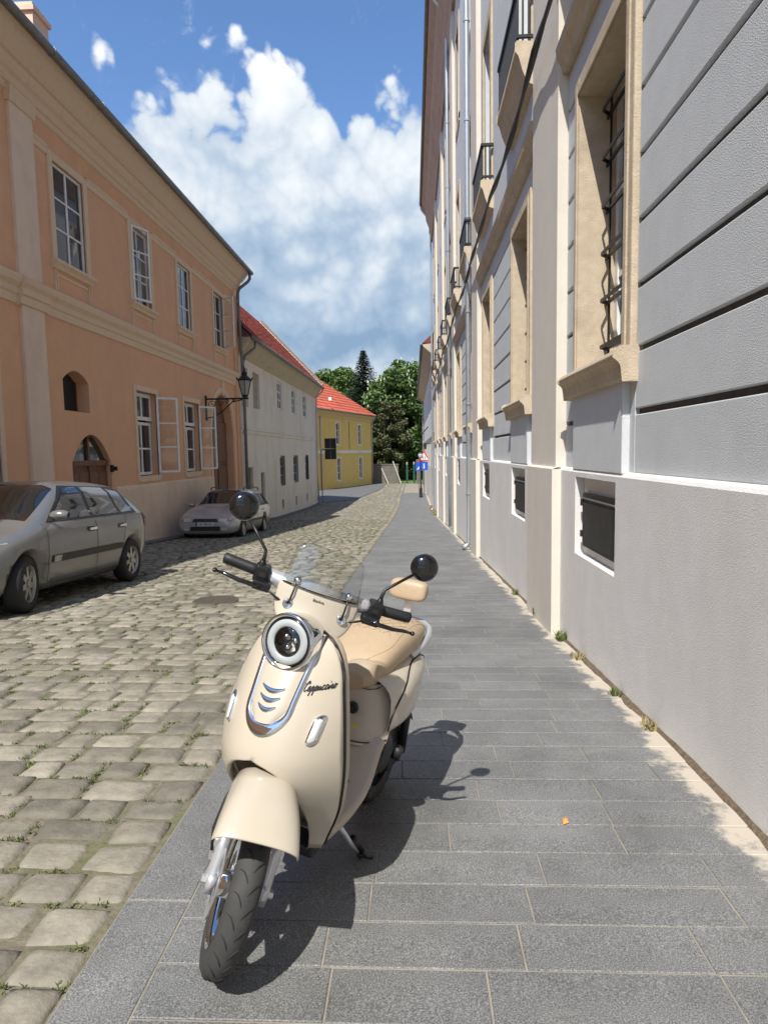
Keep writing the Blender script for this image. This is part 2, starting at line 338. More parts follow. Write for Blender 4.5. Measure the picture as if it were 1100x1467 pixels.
vis = [c for c in cob if -10 < proj((c[0], c[1], G(c[0], c[1])))[0] < 1110 and proj((c[0], c[1], G(c[0], c[1])))[1] < 1490]
near = set(id(c) for c in vis[:300])
sv, sf, sr = [], [], []
for c in cob:
    if id(c) in near:
        V, F = stone_mesh(*c, .011, 7, .010)
        mesh_obj('cobble', V, F, M['cobble'], road, True, rnd=[random.random()])
    else:
        V, F = stone_mesh(*c, .011, (6 if c[1] < 9 else 4) if c[1] < 16 else 2, .012)
        n = len(sv); sv += V; sf += [tuple(i + n for i in f) for f in F]; sr += [random.random()] * len(F)
tag(mesh_obj('cobbles', sv, sf, M['cobble'], road, True, rnd=sr), kind='stuff')
# slabs of the footway
def slab(x0, x1, y0, y1, g=.0028, lift=0.):
    b = .004; r = random.uniform(-.0015, .0015) + lift
    P = []
    for k, zz in ((0, -.03), (0, -b * .6), (b * .6, 0)):
        for x, yv in ((x0+g+k, y0+g+k), (x1-g-k, y0+g+k), (x1-g-k, y1-g-k), (x0+g+k, y1-g-k)): P.append((x, yv, G(x, yv) + zz + r))
    F = [(8, 9, 10, 11)] + [(l*4+i, l*4+(i+1) % 4, (l+1)*4+(i+1) % 4, (l+1)*4+i) for l in (0, 1) for i in range(4)]
    return P, F
sl = []
y, k = 1.641 - .1805 * 12, 0
while y < 62:
    d = .1805 if y < 30 else .361
    x = -.725 - random.uniform(0, .35); first = True
    while x < 1.255:
        w = random.choice((.42, .5, .5, .56, .62)) if y < 30 else 1.0
        x1 = x + w
        if x1 > 1.09: x1 = 1.262
        sl.append((max(x, -.725), x1, y, y + d)); x = x1
    y += d; k += 1
y = -.1
while y < 62:
    l = random.uniform(.85, 1.1); sl.append((KERB, -.725, y, y + l)); y += l
sl = [s for s in sl if s[3] > .4]
inv = lambda s: any(-5 < proj((xx, yv, G(xx, yv)))[0] < 1105 and proj((xx, yv, G(xx, yv)))[1] < 1480 for xx in s[:2] for yv in (max(s[2], .6), s[3]))
sl.sort(key=lambda s: s[2]); nv = 0; sv, sf, sr = [], [], []
for s in sl:
    V, F = slab(*s)
    if nv < 300 and inv(s):
        nv += 1; mesh_obj('paving_slab', V, F, M['slab'], side, False, rnd=[random.random()])
    else:
        n = len(sv); sv += V; sf += [tuple(i + n for i in f) for f in F]; sr += [random.random()] * len(F)
tag(mesh_obj('paving_slabs', sv, sf, M['slab'], side, False, rnd=sr), kind='stuff')
# left-hand strip in front of the houses
tag(MB().grid([[(x, yv, G(x, yv) + .02) for x in (-7.3, -6.75)] for yv in np.arange(-10, 48, 1.)]).build('gutter_strip', M['asphalt']), kind='structure')
# grass in the joints, weeds along the wall
def blades(pts, n, hgt, spread, lean=.6):
    V, F, Q = [], [], []
    for (x, y, z) in pts:
        rr = random.random()
        for _ in range(random.randint(n // 2, n)):
            a = random.uniform(0, 6.283); r = random.uniform(0, spread); bx, by = x + math.cos(a) * r, y + math.sin(a) * r * .7
            h = hgt * random.uniform(.4, 1.1); w = h * random.uniform(.10, .22) + .0012; t = random.uniform(0, 6.283); ln = h * random.uniform(0, lean)
            i = len(V); V += [(bx - w*math.sin(t), by + w*math.cos(t), z), (bx + w*math.sin(t), by - w*math.cos(t), z), (bx + ln*math.cos(t), by + ln*math.sin(t), z + h)]
            F.append((i, i+1, i+2)); Q.append(min(1, max(0, rr + random.uniform(-.25, .25))))
    return V, F, Q
pts = []
for c in cob:
    if c[1] > 30: continue
    patch = math.sin(c[0]*1.3+1)*math.sin(c[1]*.9) + math.sin(c[0]*3.1)*math.cos(c[1]*2.3+.5)
    if random.random() < (.80 + .3 * patch):
        k = random.randint(2, 5); s = random.choice((0, 1))
        for _ in range(k):
            if s: px_, py_ = c[0] + random.uniform(-.5, .5)*c[2], c[1] - c[3]/2 - .01
            else: px_, py_ = c[0] - c[2]/2 - .011, c[1] + random.uniform(-.5, .5)*c[3]
            if px_ < KERB - .01: pts.append((px_, py_, G(px_, py_) - .013))
V, F, Q = blades(pts, 24, .017, .034, 1.4)
tag(mesh_obj('joint_grass', V, F, M['grass'], None, False, rnd=Q), 'short green grass and moss growing in the cobble joints', 'grass', kind='stuff')
for (yv, hh, sp, n, mm, lab) in [(6.35, .10, .07, 60, 'grass', 'green weed at the foot of the wall beside the nearest pilaster'),
                            (5.35, .09, .06, 46, 'grass', 'small green weed at the wall foot just before the nearest pilaster'),
                            (4.75, .05, .07, 60, 'drygrass', 'withered brown weed at the wall foot below the nearest hatch'),
                            (7.75, .08, .05, 40, 'grass', 'green weed at the wall foot below the second hatch'),
                            (3.35, .055, .06, 50, 'drygrass', 'dry weed in the wall crack at the right edge of the picture'),
                            (3.9, .05, .05, 40, 'grass', 'low green weed in the wall crack near the orange scrap'),
                            (12.6, .09, .08, 40, 'drygrass', 'dry weed at the foot of the second pilaster')]:
    xx = 1.245; V, F, Q = blades([(xx - random.uniform(0, .04), yv + random.uniform(-.06, .06), G(xx, yv) - .003) for _ in range(5)], n // 3, hh, sp * .6, .9)
    tag(mesh_obj('weed', V, F, M[mm], None, False, rnd=Q), lab, 'weed', 'weeds along the wall foot')
V, F, Q = blades([(1.2 + random.uniform(-.05, .05), random.uniform(34, 43), G(1.2, 38)) for _ in range(60)], 26, .16, .12, 1.)
V = [(a, b, G(a, b) + (c - G(1.2, 38))) for a, b, c in V]
tag(mesh_obj('dry_grass_patch', V, F, M['drygrass'], None, False, rnd=Q), 'dry grass growing along the far foot of the right wall', 'grass', kind='stuff')
# dirt in the gap between slabs and wall
rows = []
for yv in np.arange(1.2, 36, .09):
    w = .018 + .028 * (0.5 + .5 * math.sin(yv * 2.3) * math.sin(yv * 5.1 + 1)) * random.uniform(.5, 1.3)
    rows.append([(1.262 - w, yv, G(1.2, yv) - .001), (1.262 - w * .5, yv, G(1.2, yv) + .006 + random.uniform(0, .006)), (1.268, yv, G(1.2, yv) + .014 + random.uniform(0, .008))])
tag(MB().grid(rows).build('wall_foot_dirt', mat('litter_dirt', (.13, .095, .06), .95, .5, 40, 6, bump=.01, bscale=70)), 'brown leaf litter gathered along the wall foot', 'dirt', kind='stuff')
o = MB().add([(0, 0, 0), (.021, .004, .006), (.024, .04, .004), (.005, .043, .001), (.012, .022, .009)], [(0, 1, 4), (1, 2, 4), (2, 3, 4), (3, 0, 4)]).build('paper_scrap', mat('orange_paper', (.85, .30, .08), .7, .3, 60, 2))
o.location = (.553, 2.36, G(.55, 2.36) + .003); tag(o, 'small orange and white scrap of litter on the footway', 'litter')
# cast iron drain cover in the road
gx, gy = -2.36, 7.45; gz_ = G(gx, gy) - .012
t = thing('drain_cover', (gx, gy, gz_), 'round slotted cast iron drain cover set in the cobbles', 'drain cover')
MB().lathe([(.27, -.03), (.27, .012), (.235, .014), (.23, .004), (.001, .003)], (gx, gy, gz_), seg=28).build('rim', mat('rusty_iron', (.085, .07, .055), .8, .3, 30, 5), t)
for i in range(-4, 5):
    hw = math.sqrt(.228**2 - (i * .05)**2); MB().box(gx - hw, gx + hw, gy + i*.05 - .014, gy + i*.05 + .014, gz_ + .004, gz_ + .014).build('grate_bar', bpy.data.materials['rusty_iron'], t)
# ================================================================== facade helpers
def facade(mb, fn, u0, u1, v0, v1, ops, depth):
    """flat wall with openings; fn(u,v,w): w = depth into the wall. op = (u0,u1,v0,v1[,arch rise])"""
    us = sorted({u0, u1, *[o[0] for o in ops], *[o[1] for o in ops]}); vs = sorted({v0, v1, *[o[2] for o in ops], *[o[3] for o in ops]})
    us = [u for u in us if u0 <= u <= u1]; vs = [v for v in vs if v0 <= v <= v1]
    for a, b in zip(us, us[1:]):
        run = None
        for c, d in zip(vs, vs[1:]):
            hole = any(o[0] <= a and b <= o[1] and o[2] <= c and d <= o[3] for o in ops)
            if hole:
                if run: mb.add([fn(a, run[0], 0), fn(b, run[0], 0), fn(b, run[1], 0), fn(a, run[1], 0)], [(0, 1, 2, 3)])
                run = None
            else: run = (run[0], d) if run else (c, d)
        if run: mb.add([fn(a, run[0], 0), fn(b, run[0], 0), fn(b, run[1], 0), fn(a, run[1], 0)], [(0, 1, 2, 3)])
    for o in ops:
        a, b, c, d = o[:4]; rise = o[4] if len(o) > 4 else 0
        n = 12 if rise else 1
        top = [(a + (b-a)*i/n, (d - rise + rise * math.sqrt(max(0, 1 - (2*i/n - 1)**2))) if rise > .45*(b-a) else (d - rise + rise * (1 - (2*i/n - 1)**2))) for i in range(n+1)] if rise else [(a, d), (b, d)]
        loop = [(a, c)] + top + [(b, c)]
        for p, q in zip(loop, loop[1:] + loop[:1]):
            mb.add([fn(*p, 0), fn(*q, 0), fn(*q, depth), fn(*p, depth)], [(0, 1, 2, 3)])
        if rise:
            for p, q in zip(top, top[1:]): mb.add([fn(*p, 0), fn(*q, 0), fn(q[0], d, 0), fn(p[0], d, 0)], [(0, 1, 2, 3)])
def ubox(mb, fn, u0, u1, v0, v1, w0, w1):
    P = [fn(u, v, w) for w in (w0, w1) for u, v in ((u0, v0), (u1, v0), (u1, v1), (u0, v1))]
    return mb.add(P, [(0, 1, 2, 3), (7, 6, 5, 4), (0, 4, 5, 1), (1, 5, 6, 2), (2, 6, 7, 3), (3, 7, 4, 0)])
def uprofile(mb, fn, u0, u1, prof):
    """moulding: prof = [(w, v)...] extruded along u, closed ends"""
    n = len(prof); P = [fn(u0, v, w) for w, v in prof] + [fn(u1, v, w) for w, v in prof]
    return mb.add(P, [(i, i+1, n+i+1, n+i) for i in range(n-1)] + [tuple(range(n)), tuple(range(2*n-1, n-1, -1))])
def casement(parent, fn, u0, u1, v0, v1, w, cols=2, rows=3, fr=.05, mul=.03, m='white', glass='glass', name='window_frame', depth=.05):
    """outer frame, mullions, panes"""
    mb = MB()
    ubox(mb, fn, u0, u1, v0, v0+fr, w-depth/2, w+depth/2); ubox(mb, fn, u0, u1, v1-fr, v1, w-depth/2, w+depth/2)
    ubox(mb, fn, u0, u0+fr, v0+fr, v1-fr, w-depth/2, w+depth/2); ubox(mb, fn, u1-fr, u1, v0+fr, v1-fr, w-depth/2, w+depth/2)
    f = mb.build(name, M[m], parent)
    cu = [u0+fr + (u1-u0-2*fr)*i/cols for i in range(cols+1)]; rv = [v0+fr + (v1-v0-2*fr)*i/rows for i in range(rows+1)]
    mb = MB()
    for u in cu[1:-1]: ubox(mb, fn, u-mul*.8, u+mul*.8, v0+fr, v1-fr, w-depth*.42, w+depth*.42)
    for v in rv[1:-1]:
        for a, b in zip(cu, cu[1:]): ubox(mb, fn, a+(mul*.8 if a > cu[0] else 0), b-(mul*.8 if b < cu[-1] else 0), v-mul/2, v+mul/2, w-depth*.34, w+depth*.34)
    if mb.v: mb.build('glazing_bars', M[m], f)
    for a, b in zip(cu, cu[1:]):
        for c, d in zip(rv, rv[1:]):
            j = random.uniform(-.004, .004)
            MB().add([fn(a, c, w+j), fn(b, c, w-j), fn(b, d, w+j*.5), fn(a, d, w-j)], [(0, 1, 2, 3)]).build('pane', M[glass], f)
    return f
# ================================================================== right-hand building
XF, XP, PT = 1.31, 1.262, 1.155
fr_ = lambda u, v, w: (XF + w, u, v)
PIL = [(-1.07, .0), (5.62, 6.75), (12.32, 13.42), (19.05, 20.15), (25.75, 26.85), (32.45, 33.55)]
YE = 38.8
WIN = [1.15, 4.59, 7.85, 11.25, 14.5, 17.95, 21.25, 24.65, 27.95, 31.35, 34.7, 37.0]
t = thing('grey_townhouse', (XF, 20, G(1.3, 20)), 'long blue grey townhouse with banded render and sandstone window surrounds', 'building')
RB = t
HW = .69
ops = [(c - .56, c + .56, 1.90, 3.93) for c in WIN] + [(c - .47, c + .47, 5.5, 8.05) for c in WIN] + [(c - .47, c + .47, 9.9, 12.2) for c in WIN]
mb = MB(); facade(mb, lambda u, v, w: (XF + .028 + w, u, v), -4, YE, PT - .2, 4.36, [o for o in ops if o[2] < 4], .24); mb.build('banded_wall', M['groove'], t)
mb = MB(); facade(mb, fr_, -4, YE, 4.36, 13.6, [o for o in ops if o[2] > 4], .26); mb.build('upper_wall', M['blue'], t)
# plinth with hatch recesses
hops = [(c - .5, c + .5, .49 - .0 * i, 1.09) for i, c in enumerate(WIN) if c > 3]
hops = [(a, b, c_ if a < 13 else c_ - .1, d_) for a, b, c_, d_ in hops]
mb = MB(); fp = lambda u, v, w: (XP + w, u, v)
facade(mb, fp, -4, YE, -3.2, PT - .03, hops, .07); uprofile(mb, fp, -4, YE, [(0, PT - .03), (.012, PT - .012), (.05, PT), (.09, PT)]); mb.build('plinth', M['plinth'], t)
for a, b, c_, d_ in hops:
    h = ubox(MB(), fp, a + .0, b - .0, c_, d_, .071, .11).build('hatch_recess', M['plinth'], t)
    f = ubox(MB(), fp, a + .10, b - .09, c_ + .07, d_ - .12, .035, .07)
    hd = f.build('cellar_hatch', M['hatch'], t); bevel(hd, .004, 1)
    mb = MB(); ubox(mb, fp, a + .13, b - .12, c_ + .10, d_ - .19, .026, .034)
    mb.build('hatch_panel', M['hatch'], hd)
    mb = MB(); ubox(mb, fp, a + .105, b - .095, d_ - .165, d_ - .155, .027, .034); mb.build('hatch_ridge', mat('worn_edge', (.20, .18, .16), .6), hd)
    for vv in (c_ + .14, d_ - .22): ubox(MB(), fp, b - .10, b - .075, vv, vv + .05, .02, .06).build('hinge', M['hatch'], hd)
# pilasters
for a, b in PIL:
    mb = MB(); ubox(mb, fr_, a, b, PT - .02, 13.5, -.085, .05); p = mb.build('pilaster', M['cream'], t); bevel(p, .008, 2)
    mb = MB(); ubox(mb, fp, a - .035, b + .035, -3.2, PT - .02, -.075, .02); uprofile(mb, fp, a - .035, b + .035, [(-.075, PT - .02), (-.06, PT - .008), (.0, PT + .004)])
    p = mb.build('pilaster_base', M['cream'], t)
# banded blocks
segs = []
edges = [(-4, -1.07)] + [(p[1], q[0]) for p, q in zip(PIL, PIL[1:])] + [(PIL[-1][1], YE)]
for a, b in edges:
    cs = [c for c in WIN if a < c < b]; cur = a
    for c in cs: segs.append((cur, c - HW)); cur = c + HW
    segs.append((cur, b))
for a, b in segs:
    for i in range(9):
        z0 = PT + .36 * i + (0 if i == 0 else .018); z1 = min(PT + .36 * (i + 1) - .018, 4.33)
        if z1 - z0 < .03 or b - a < .06: continue
        o = ubox(MB(), fr_, a + .003, b - .003, z0, z1, 0, .03).build('render_block', M['blue'], t); bevel(o, .006, 2)
for c in WIN:
    near_ = c < 14
    # panel under the sill, lintel block
    o = ubox(MB(), fr_, c - .60, c + .60, PT - .01, 1.70, -.045, .03).build('apron_panel', M['blue'], t); bevel(o, .005, 1)
    ubox(MB(), fr_, c - HW, c - .602, PT - .01, 1.88, .0, .03).build('render_block', M['blue'], t); ubox(MB(), fr_, c + .602, c + HW, PT - .01, 1.88, .0, .03).build('render_block', M['blue'], t)
    ubox(MB(), fr_, c - HW, c + HW, 4.09, 4.33, 0, .03).build('render_block', M['blue'], t)
    # sandstone surround: two stepped mouldings, deep splayed jambs
    w = thing  # readability
    mb = MB()
    for (u0, u1, v0, v1) in ((c - .685, c - .56, 1.88, 4.07), (c + .56, c + .685, 1.88, 4.07), (c - .56, c + .56, 3.93, 4.07)): ubox(mb, fr_, u0, u1, v0, v1, -.035, .03)
    s_ = mb.build('window_surround', M['sandstone'], t); bevel(s_, .012, 2)
    mb = MB()
    for (u0, u1, v0, v1) in ((c - .62, c - .56, 1.89, 4.0), (c + .56, c + .62, 1.89, 4.0), (c - .56, c + .56, 3.93, 4.0)): ubox(mb, fr_, u0, u1, v0, v1, -.048, -.034)
    bevel(mb.build('moulding', M['sandstone'], s_), .01, 2)
    mb = MB()
    for (u0, u1, v0, v1) in ((c - .562, c - .554, 1.9, 3.93), (c + .554, c + .562, 1.9, 3.93), (c - .554, c + .554, 3.922, 3.934)): ubox(mb, fr_, u0, u1, v0, v1, -.03, .30)
    mb.build('reveal', M['sandstone'], s_)
    # sill
    mb = MB(); uprofile(mb, fr_, c - .73, c + .73, [(.03, 1.90), (-.10, 1.885), (-.13, 1.868), (-.135, 1.835), (-.105, 1.81), (-.09, 1.785), (-.08, 1.70), (.03, 1.69)])
    sl_ = mb.build('window_sill', M['sandstone'], t); bevel(sl_, .012, 2, 30)
    # window behind, iron grille
    if c > 3: casement(t, fr_, c - .55, c + .55, 1.91, 3.92, .27, 2, 3, .07, .04)
    gr = MB()
    nb = 4
    for i in range(nb):
        u = c - .50 + 1.0 * i / (nb - 1); gr.bar(fr_(u, 1.90, .19), fr_(u, 3.92, .19), .014)
    g = gr.build('window_grille', M['iron'], t)
    for i in range(6):
        v = 2.05 + .34 * i; q = MB(); ubox(q, fr_, c - .555, c + .555, v, v + .026, .17, .186)
        if near_:
            q.bar(fr_(c + .50, v + .01, .18), fr_(c + .43, v + .01, .11), .01, .026); q.bar(fr_(c - .50, v + .01, .18), fr_(c - .43, v + .01, .11), .01, .026); q.bar(fr_(c - .43, v + .01, .11), fr_(c + .43, v + .01, .11), .01, .026)
        q.build('grille_bar', M['iron'], g)
    # upper floor: surround, window, balconette
    mb = MB()
    for (u0, u1, v0, v1) in ((c - .66, c - .47, 5.48, 8.25), (c + .47, c + .66, 5.48, 8.25), (c - .47, c + .47, 8.05, 8.25)): ubox(mb, fr_, u0, u1, v0, v1, -.03, .02)
    bevel(mb.build('window_surround', M['sandstone'], t), .012, 1)
    if 3 < c: casement(t, fr_, c - .46, c + .46, 5.51, 8.04, .2, 2, 4, .07, .04)
    mb = MB(); uprofile(mb, fr_, c - .74, c + .74, [(.0, 5.49), (-.18, 5.49), (-.195, 5.47), (-.195, 5.40), (-.16, 5.36), (-.12, 5.22), (-.07, 5.10), (0, 5.06)])
    bl = mb.build('balcony_slab', M['sandstone'], t); bevel(bl, .01, 1)
    mb = MB()
    for w_ in (-.17,):
        mb.bar(fr_(c - .72, 6.02, w_), fr_(c + .72, 6.02, w_), .05, .04); mb.bar(fr_(c - .72, 5.55, w_), fr_(c + .72, 5.55, w_), .03, .03)
        for i in range(19): u = c - .70 + 1.40 * i / 18; mb.bar(fr_(u, 5.49, w_), fr_(u, 6.0, w_), .020)
    for sgn in (-1, 1):
        u = c + .715 * sgn; mb.bar(fr_(u, 6.02, -.19), fr_(u, 6.02, .0), .05, .04); mb.bar(fr_(u, 5.55, -.17), fr_(u, 5.55, .0), .03, .03)
        for w_ in (-.12, -.06): mb.bar(fr_(u, 5.49, w_), fr_(u, 6.0, w_), .018)
    mb.build('balcony_railing', M['iron'], t)
    # second upper floor
    mb = MB()
    for (u0, u1, v0, v1) in ((c - .62, c - .47, 9.75, 12.35), (c + .47, c + .62, 9.75, 12.35), (c - .47, c + .47, 12.2, 12.35), (c - .62, c + .62, 9.7, 9.9)): ubox(mb, fr_, u0, u1, v0, v1, -.025, .02)
    mb.build('window_surround', M['sandstone'], t)
    if c > 12: casement(t, fr_, c - .46, c + .46, 9.91, 12.19, .2, 2, 3, .07, .04)
# string courses, main cornice, gutter
for a, b in edges:
    mb = MB(); uprofile(mb, fr_, a, b, [(.03, 4.34), (-.05, 4.34), (-.06, 4.40), (-.10, 4.46), (-.11, 4.53), (-.03, 4.56), (.03, 4.575)]); mb.build('string_course', M['sandstone'], t)
mb = MB(); uprofile(mb, fr_, -4, YE, [(.05, 13.4), (-.09, 13.4), (-.12, 13.7), (-.20, 13.9), (-.20, 14.2), (-.36, 14.6), (-.40, 15.0), (-.58, 15.25), (-.62, 15.45), (.3, 15.5)])
mb.build('cornice', mat('cornice_brown', (.46, .33, .25), .9, .12, 5, 8, stain=(.30, .20, .14), stain_scale=1.3, stain_amt=.6), t)
g = MB().tube([fr_(u, 15.47, -.66) for u in np.linspace(-4, YE, 22)], .085, 10).build('roof_gutter', M['oldzinc'], t, True)
mb = MB(); uprofile(mb, fr_, -4, YE, [(-.6, 15.5), (2.6, 18.6), (5.5, 15.5)]); mb.build('roof', M['tile'], t)
mb = MB(); mb.box(XF + .3, 9, -4, -3.9, -1, 15.4); mb.box(XF + .03, 9, YE - .1, YE - .0, -3, 15.4); mb.box(XF + .42, XF + .46, -4, YE, -3, 15); mb.build('back_walls', M['blue'], t)
def downpipe(name, u, zt, zb, off, parent, m='zinc', r=.055, neck=True, shoe=True):
    X = XF - off
    path = [(X, u, zb + .14), (X, u, zt - .9)]
    if neck: path = path[:1] + [(X, u, z) for z in np.linspace(zb + 2, zt - 1.5, 6)] + [(X, u, zt - 1.0), (X - .06, u, zt - .85), (XF - .58, u, zt - .35), (XF - .66, u, zt - .22), (XF - .66, u, zt)]
    if shoe: path = [(X - .16, u - .02, zb + .04), (X - .07, u - .01, zb + .07)] + path
    p = MB().tube(path, r, 12).build(name, M[m], parent, True)
    for z in np.arange(zb + 1.2, zt - 1.4, 1.9): MB().lathe([(r + .001, -.02), (r + .012, -.015), (r + .012, .015), (r + .001, .02)], (X, u, z), seg=12).build('pipe_bracket', M[m], p)
    return p
downpipe('downpipe', 13.85, 15.4, G(1.2, 13.7), .12, t)
downpipe('downpipe', 20.9, 15.4, G(1.2, 21), .12, t, shoe=False)
downpipe('downpipe', YE - .35, 15.4, G(1.2, 38), .12, t)
# black cable slung along the facade
path = []
knots = [(-4, 4.86), (0, 4.86), (3.2, 4.87), (6.2, 4.86), (9.5, 4.86), (12.8, 4.85), (16.2, 4.86), (19.5, 4.86), (23, 4.85), (26, 4.86), (30, 4.86), (38, 4.86)]
for (a, za), (b, zb) in zip(knots, knots[1:]):
    n = 8
    for i in range(n): s = i / n; path.append((XF - .17 + .015 * math.sin(a + s * 3), a + (b - a) * s, za + (zb - za) * s - .06 * math.sin(math.pi * s)))
cb = thing('overhead_cable', (XF - .3, 10, 4.8), 'twisted black cable bundle slung along the grey facade below the balconies', 'cable')
MB().tube(path, .020, 6).build('cable', M['iron'], cb, True)
for k in (0, 1):
    pp = [(x + .022 * math.cos(i * .9 + k * 3.1), y, z + .022 * math.sin(i * .9 + k * 3.1)) for i, (x, y, z) in enumerate(path)]
    MB().tube(pp, .012, 5).build('cable_strand', M['iron'], cb, True)
# ================================================================== second building on the right
t = thing('far_right_house', (1.3, 58, G(1.3, 58)), 'lower pale house with deep eaves beyond the grey townhouse', 'building')
fq = lambda u, v, w: (1.32 + w, u, v)
wo = [(u, u + 1.1, .2, 1.9) for u in (44, 49, 54, 59, 64)] + [(u, u + 1.1, 4, 5.8) for u in (44, 49, 54, 59, 64)]
mb = MB(); facade(mb, fq, YE + .02, 75, -3.2, 2.4, wo[:5], .15); mb.build('lower_wall', M['cream'], t)
mb = MB(); facade(mb, fq, YE + .02, 75, 2.4, 7.6, wo[5:], .15); mb.build('upper_wall', M['blue'], t)
for a, b, c_, d_ in wo: casement(t, fq, a, b, c_, d_, .12, 2, 2, .08, .05)
mb = MB(); uprofile(mb, fq, YE + .02, 75, [(0, 2.25), (-.08, 2.3), (-.08, 2.5), (0, 2.55)]); mb.build('string_course', M['cream'], t)
mb = MB(); uprofile(mb, fq, YE + .02, 75, [(.02, 7.0), (-.1, 7.05), (-.62, 7.5), (-.66, 7.62), (.3, 7.7)]); mb.build('eaves', mat('eaves_boards', (.50, .42, .33), .9, .15, 3, 6), t)
MB().tube([fq(u, 7.62, -.72) for u in (YE + .02, 50, 60, 75.1)], .08, 10).build('roof_gutter', M['oldzinc'], t, True)
MB().tube([fq(74.8, 7.5, -.7), fq(74.8, 7.2, -.5), fq(74.8, 6.9, -.12), fq(74.8, 3, -.12), fq(74.8, -2.5, -.12)], .06, 8).build('downpipe', M['zinc'], t, True)
mb = MB(); uprofile(mb, fq, YE + .02, 75, [(-.66, 7.7), (3.2, 11.2), (7, 7.7)]); mb.build('roof', M['tile'], t)
mb = MB(); mb.box(1.34, 8, 74.9, 75.0, -3.2, 7.6); mb.build('end_wall', M['cream'], t)
mb = MB(); mb.bar((1.25, 52, 3.3), (.75, 51.6, 2.7), .06); mb.bar((1.3, 46, 1.9), (.9, 46, 1.9), .05); mb.bar((.9, 46, 1.9), (.9, 46, 1.5), .16, .1); mb.build('wall_lamp_arm', M['iron'], t)
# ================================================================== orange house
XL = -7.25
fl = lambda u, v, w: (XL - w, u, v)
t = thing('orange_house', (XL, 18, G(XL, 18)), 'orange two storey house with beige cornice, open white casements and arched doorway', 'building')
OY0, OY1 = -14, 27.1
UW = [(13.36, 14.6), (17.0, 18.2), (20.35, 21.5), (24.0, 25.15)]; UW = [(a - 3.6 * k, b - 3.6 * k) for k in (6, 5, 4, 3, 2, 1) for a, b in UW[:1]] + UW
UW[5] = (9.2, 10.4)
LW = [(16.85, 18.2), (20.42, 21.85), (9.9, 11.1)]
ops = [(a, b, 5.38, 7.33) for a, b in UW if a > 5] + [(a, b, .78, 3.05) for a, b in LW] + [(13.32, 14.4, 2.3, 3.17, .22), (13.5, 15.27, -1.3, 1.82, .62), (23.3, 26.05, -2.2, 3.6, 1.38)]
mb = MB(); facade(mb, fl, OY0, OY1, -2.4, 8.2, ops, .32); mb.build('wall', M['orange'], t)
MB().box(XL - 9, XL - .34, OY1 - .06, OY1, -2.4, 8.6).build('end_wall', M['orange'], t)
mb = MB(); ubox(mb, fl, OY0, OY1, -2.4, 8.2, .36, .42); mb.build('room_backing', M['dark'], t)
# base course, pilaster
for a, b in ((15.45, 23.2), (OY0, 13.4)):
    mb = MB(); uprofile(mb, fl, a, b, [(0, .57), (-.03, .55), (-.045, .50), (-.05, -2.0), (0, -2.0)]); mb.build('base_course', M['pinkbase'], t)
for a, b in ((11.95, 12.68), (26.55, 27.05)):
    mb = MB(); ubox(mb, fl, a, b, -1.6, 8.1, -.07, .02); bevel(mb.build('pilaster', M['pinkbase'] if a < 20 else M['orange'], t), .01, 1)
    mb = MB(); uprofile(mb, fl, a - .04, b + .04, [(0, 7.75), (-.10, 7.75), (-.13, 7.9), (-.13, 8.02), (0, 8.05)]); mb.build('capital', M['trim'], t)
# string course and cornice
for a, b in ((OY0, 11.9), (12.73, OY1)):
    mb = MB(); uprofile(mb, fl, a, b, [(0, 4.14), (-.04, 4.16), (-.05, 4.30), (-.08, 4.33), (-.08, 4.44), (-.15, 4.52), (-.17, 4.62), (-.15, 4.66), (-.02, 4.70), (0, 4.72)]); mb.build('string_course', M['trim'], t)
mb = MB(); uprofile(mb, fl, 11.86, 12.77, [(0, 4.12), (-.11, 4.16), (-.12, 4.30), (-.16, 4.33), (-.16, 4.44), (-.22, 4.52), (-.24, 4.62), (-.08, 4.70), (0, 4.72)]); mb.build('string_course', M['trim'], t)
mb = MB(); uprofile(mb, fl, OY0, OY1 + .1, [(0, 7.92), (-.05, 7.94), (-.06, 8.04), (-.10, 8.06), (-.12, 8.14), (-.12, 8.20), (-.18, 8.24), (-.22, 8.34), (-.24, 8.40), (-.30, 8.42), (-.50, 8.66), (-.56, 8.74), (-.60, 8.76), (-.60, 8.82), (.2, 8.84)])
co = mb.build('cornice', M['trim'], t)
MB().tube([fl(u, 8.80, -.68) for u in np.linspace(OY0, OY1 + .2, 30)], .085, 12).build('roof_gutter', M['oldzinc'], t, True)
mb = MB(); 
for u in np.arange(1, OY1, 1.9): mb.lathe([(.086, -.02), (.094, -.018), (.094, .018), (.086, .02)], fl(u, 8.80, -.68), (0, 1, 0), 12)
mb.build('gutter_joints', M['oldzinc'], t)
mb = MB(); uprofile(mb, fl, OY0, OY1 + .1, [(-.64, 8.86), (4.2, 12.4), (9, 8.86)]); mb.build('roof', M['tile'], t)
mb = MB(); mb.box(-8.55, -8.0, 14.4, 15.0, 9.2, 11.05); mb.box(-8.6, -7.95, 14.35, 15.05, 10.86, 10.96); mb.build('chimney', M['pinkbase'], t)
px_ = [fl(26.95, 8.72, -.68), fl(26.95, 8.5, -.68), fl(26.95, 8.38, -.6), fl(26.95, 8.12, -.24), fl(26.95, 7.95, -.17), fl(26.95, 7.6, -.16), fl(26.95, 4.8, -.17), fl(26.95, 4.6, -.33), fl(26.95, 4.2, -.33), fl(26.95, 3.9, -.17), fl(26.95, 0, -.16), fl(26.95, -1.6, -.16)]
px_ = px_[:6] + [fl(26.95, 4, -.28), fl(26.95, -1.6, -.28)]
MB().tube(px_, .062, 12).build('downpipe', M['oldzinc'], t, True)
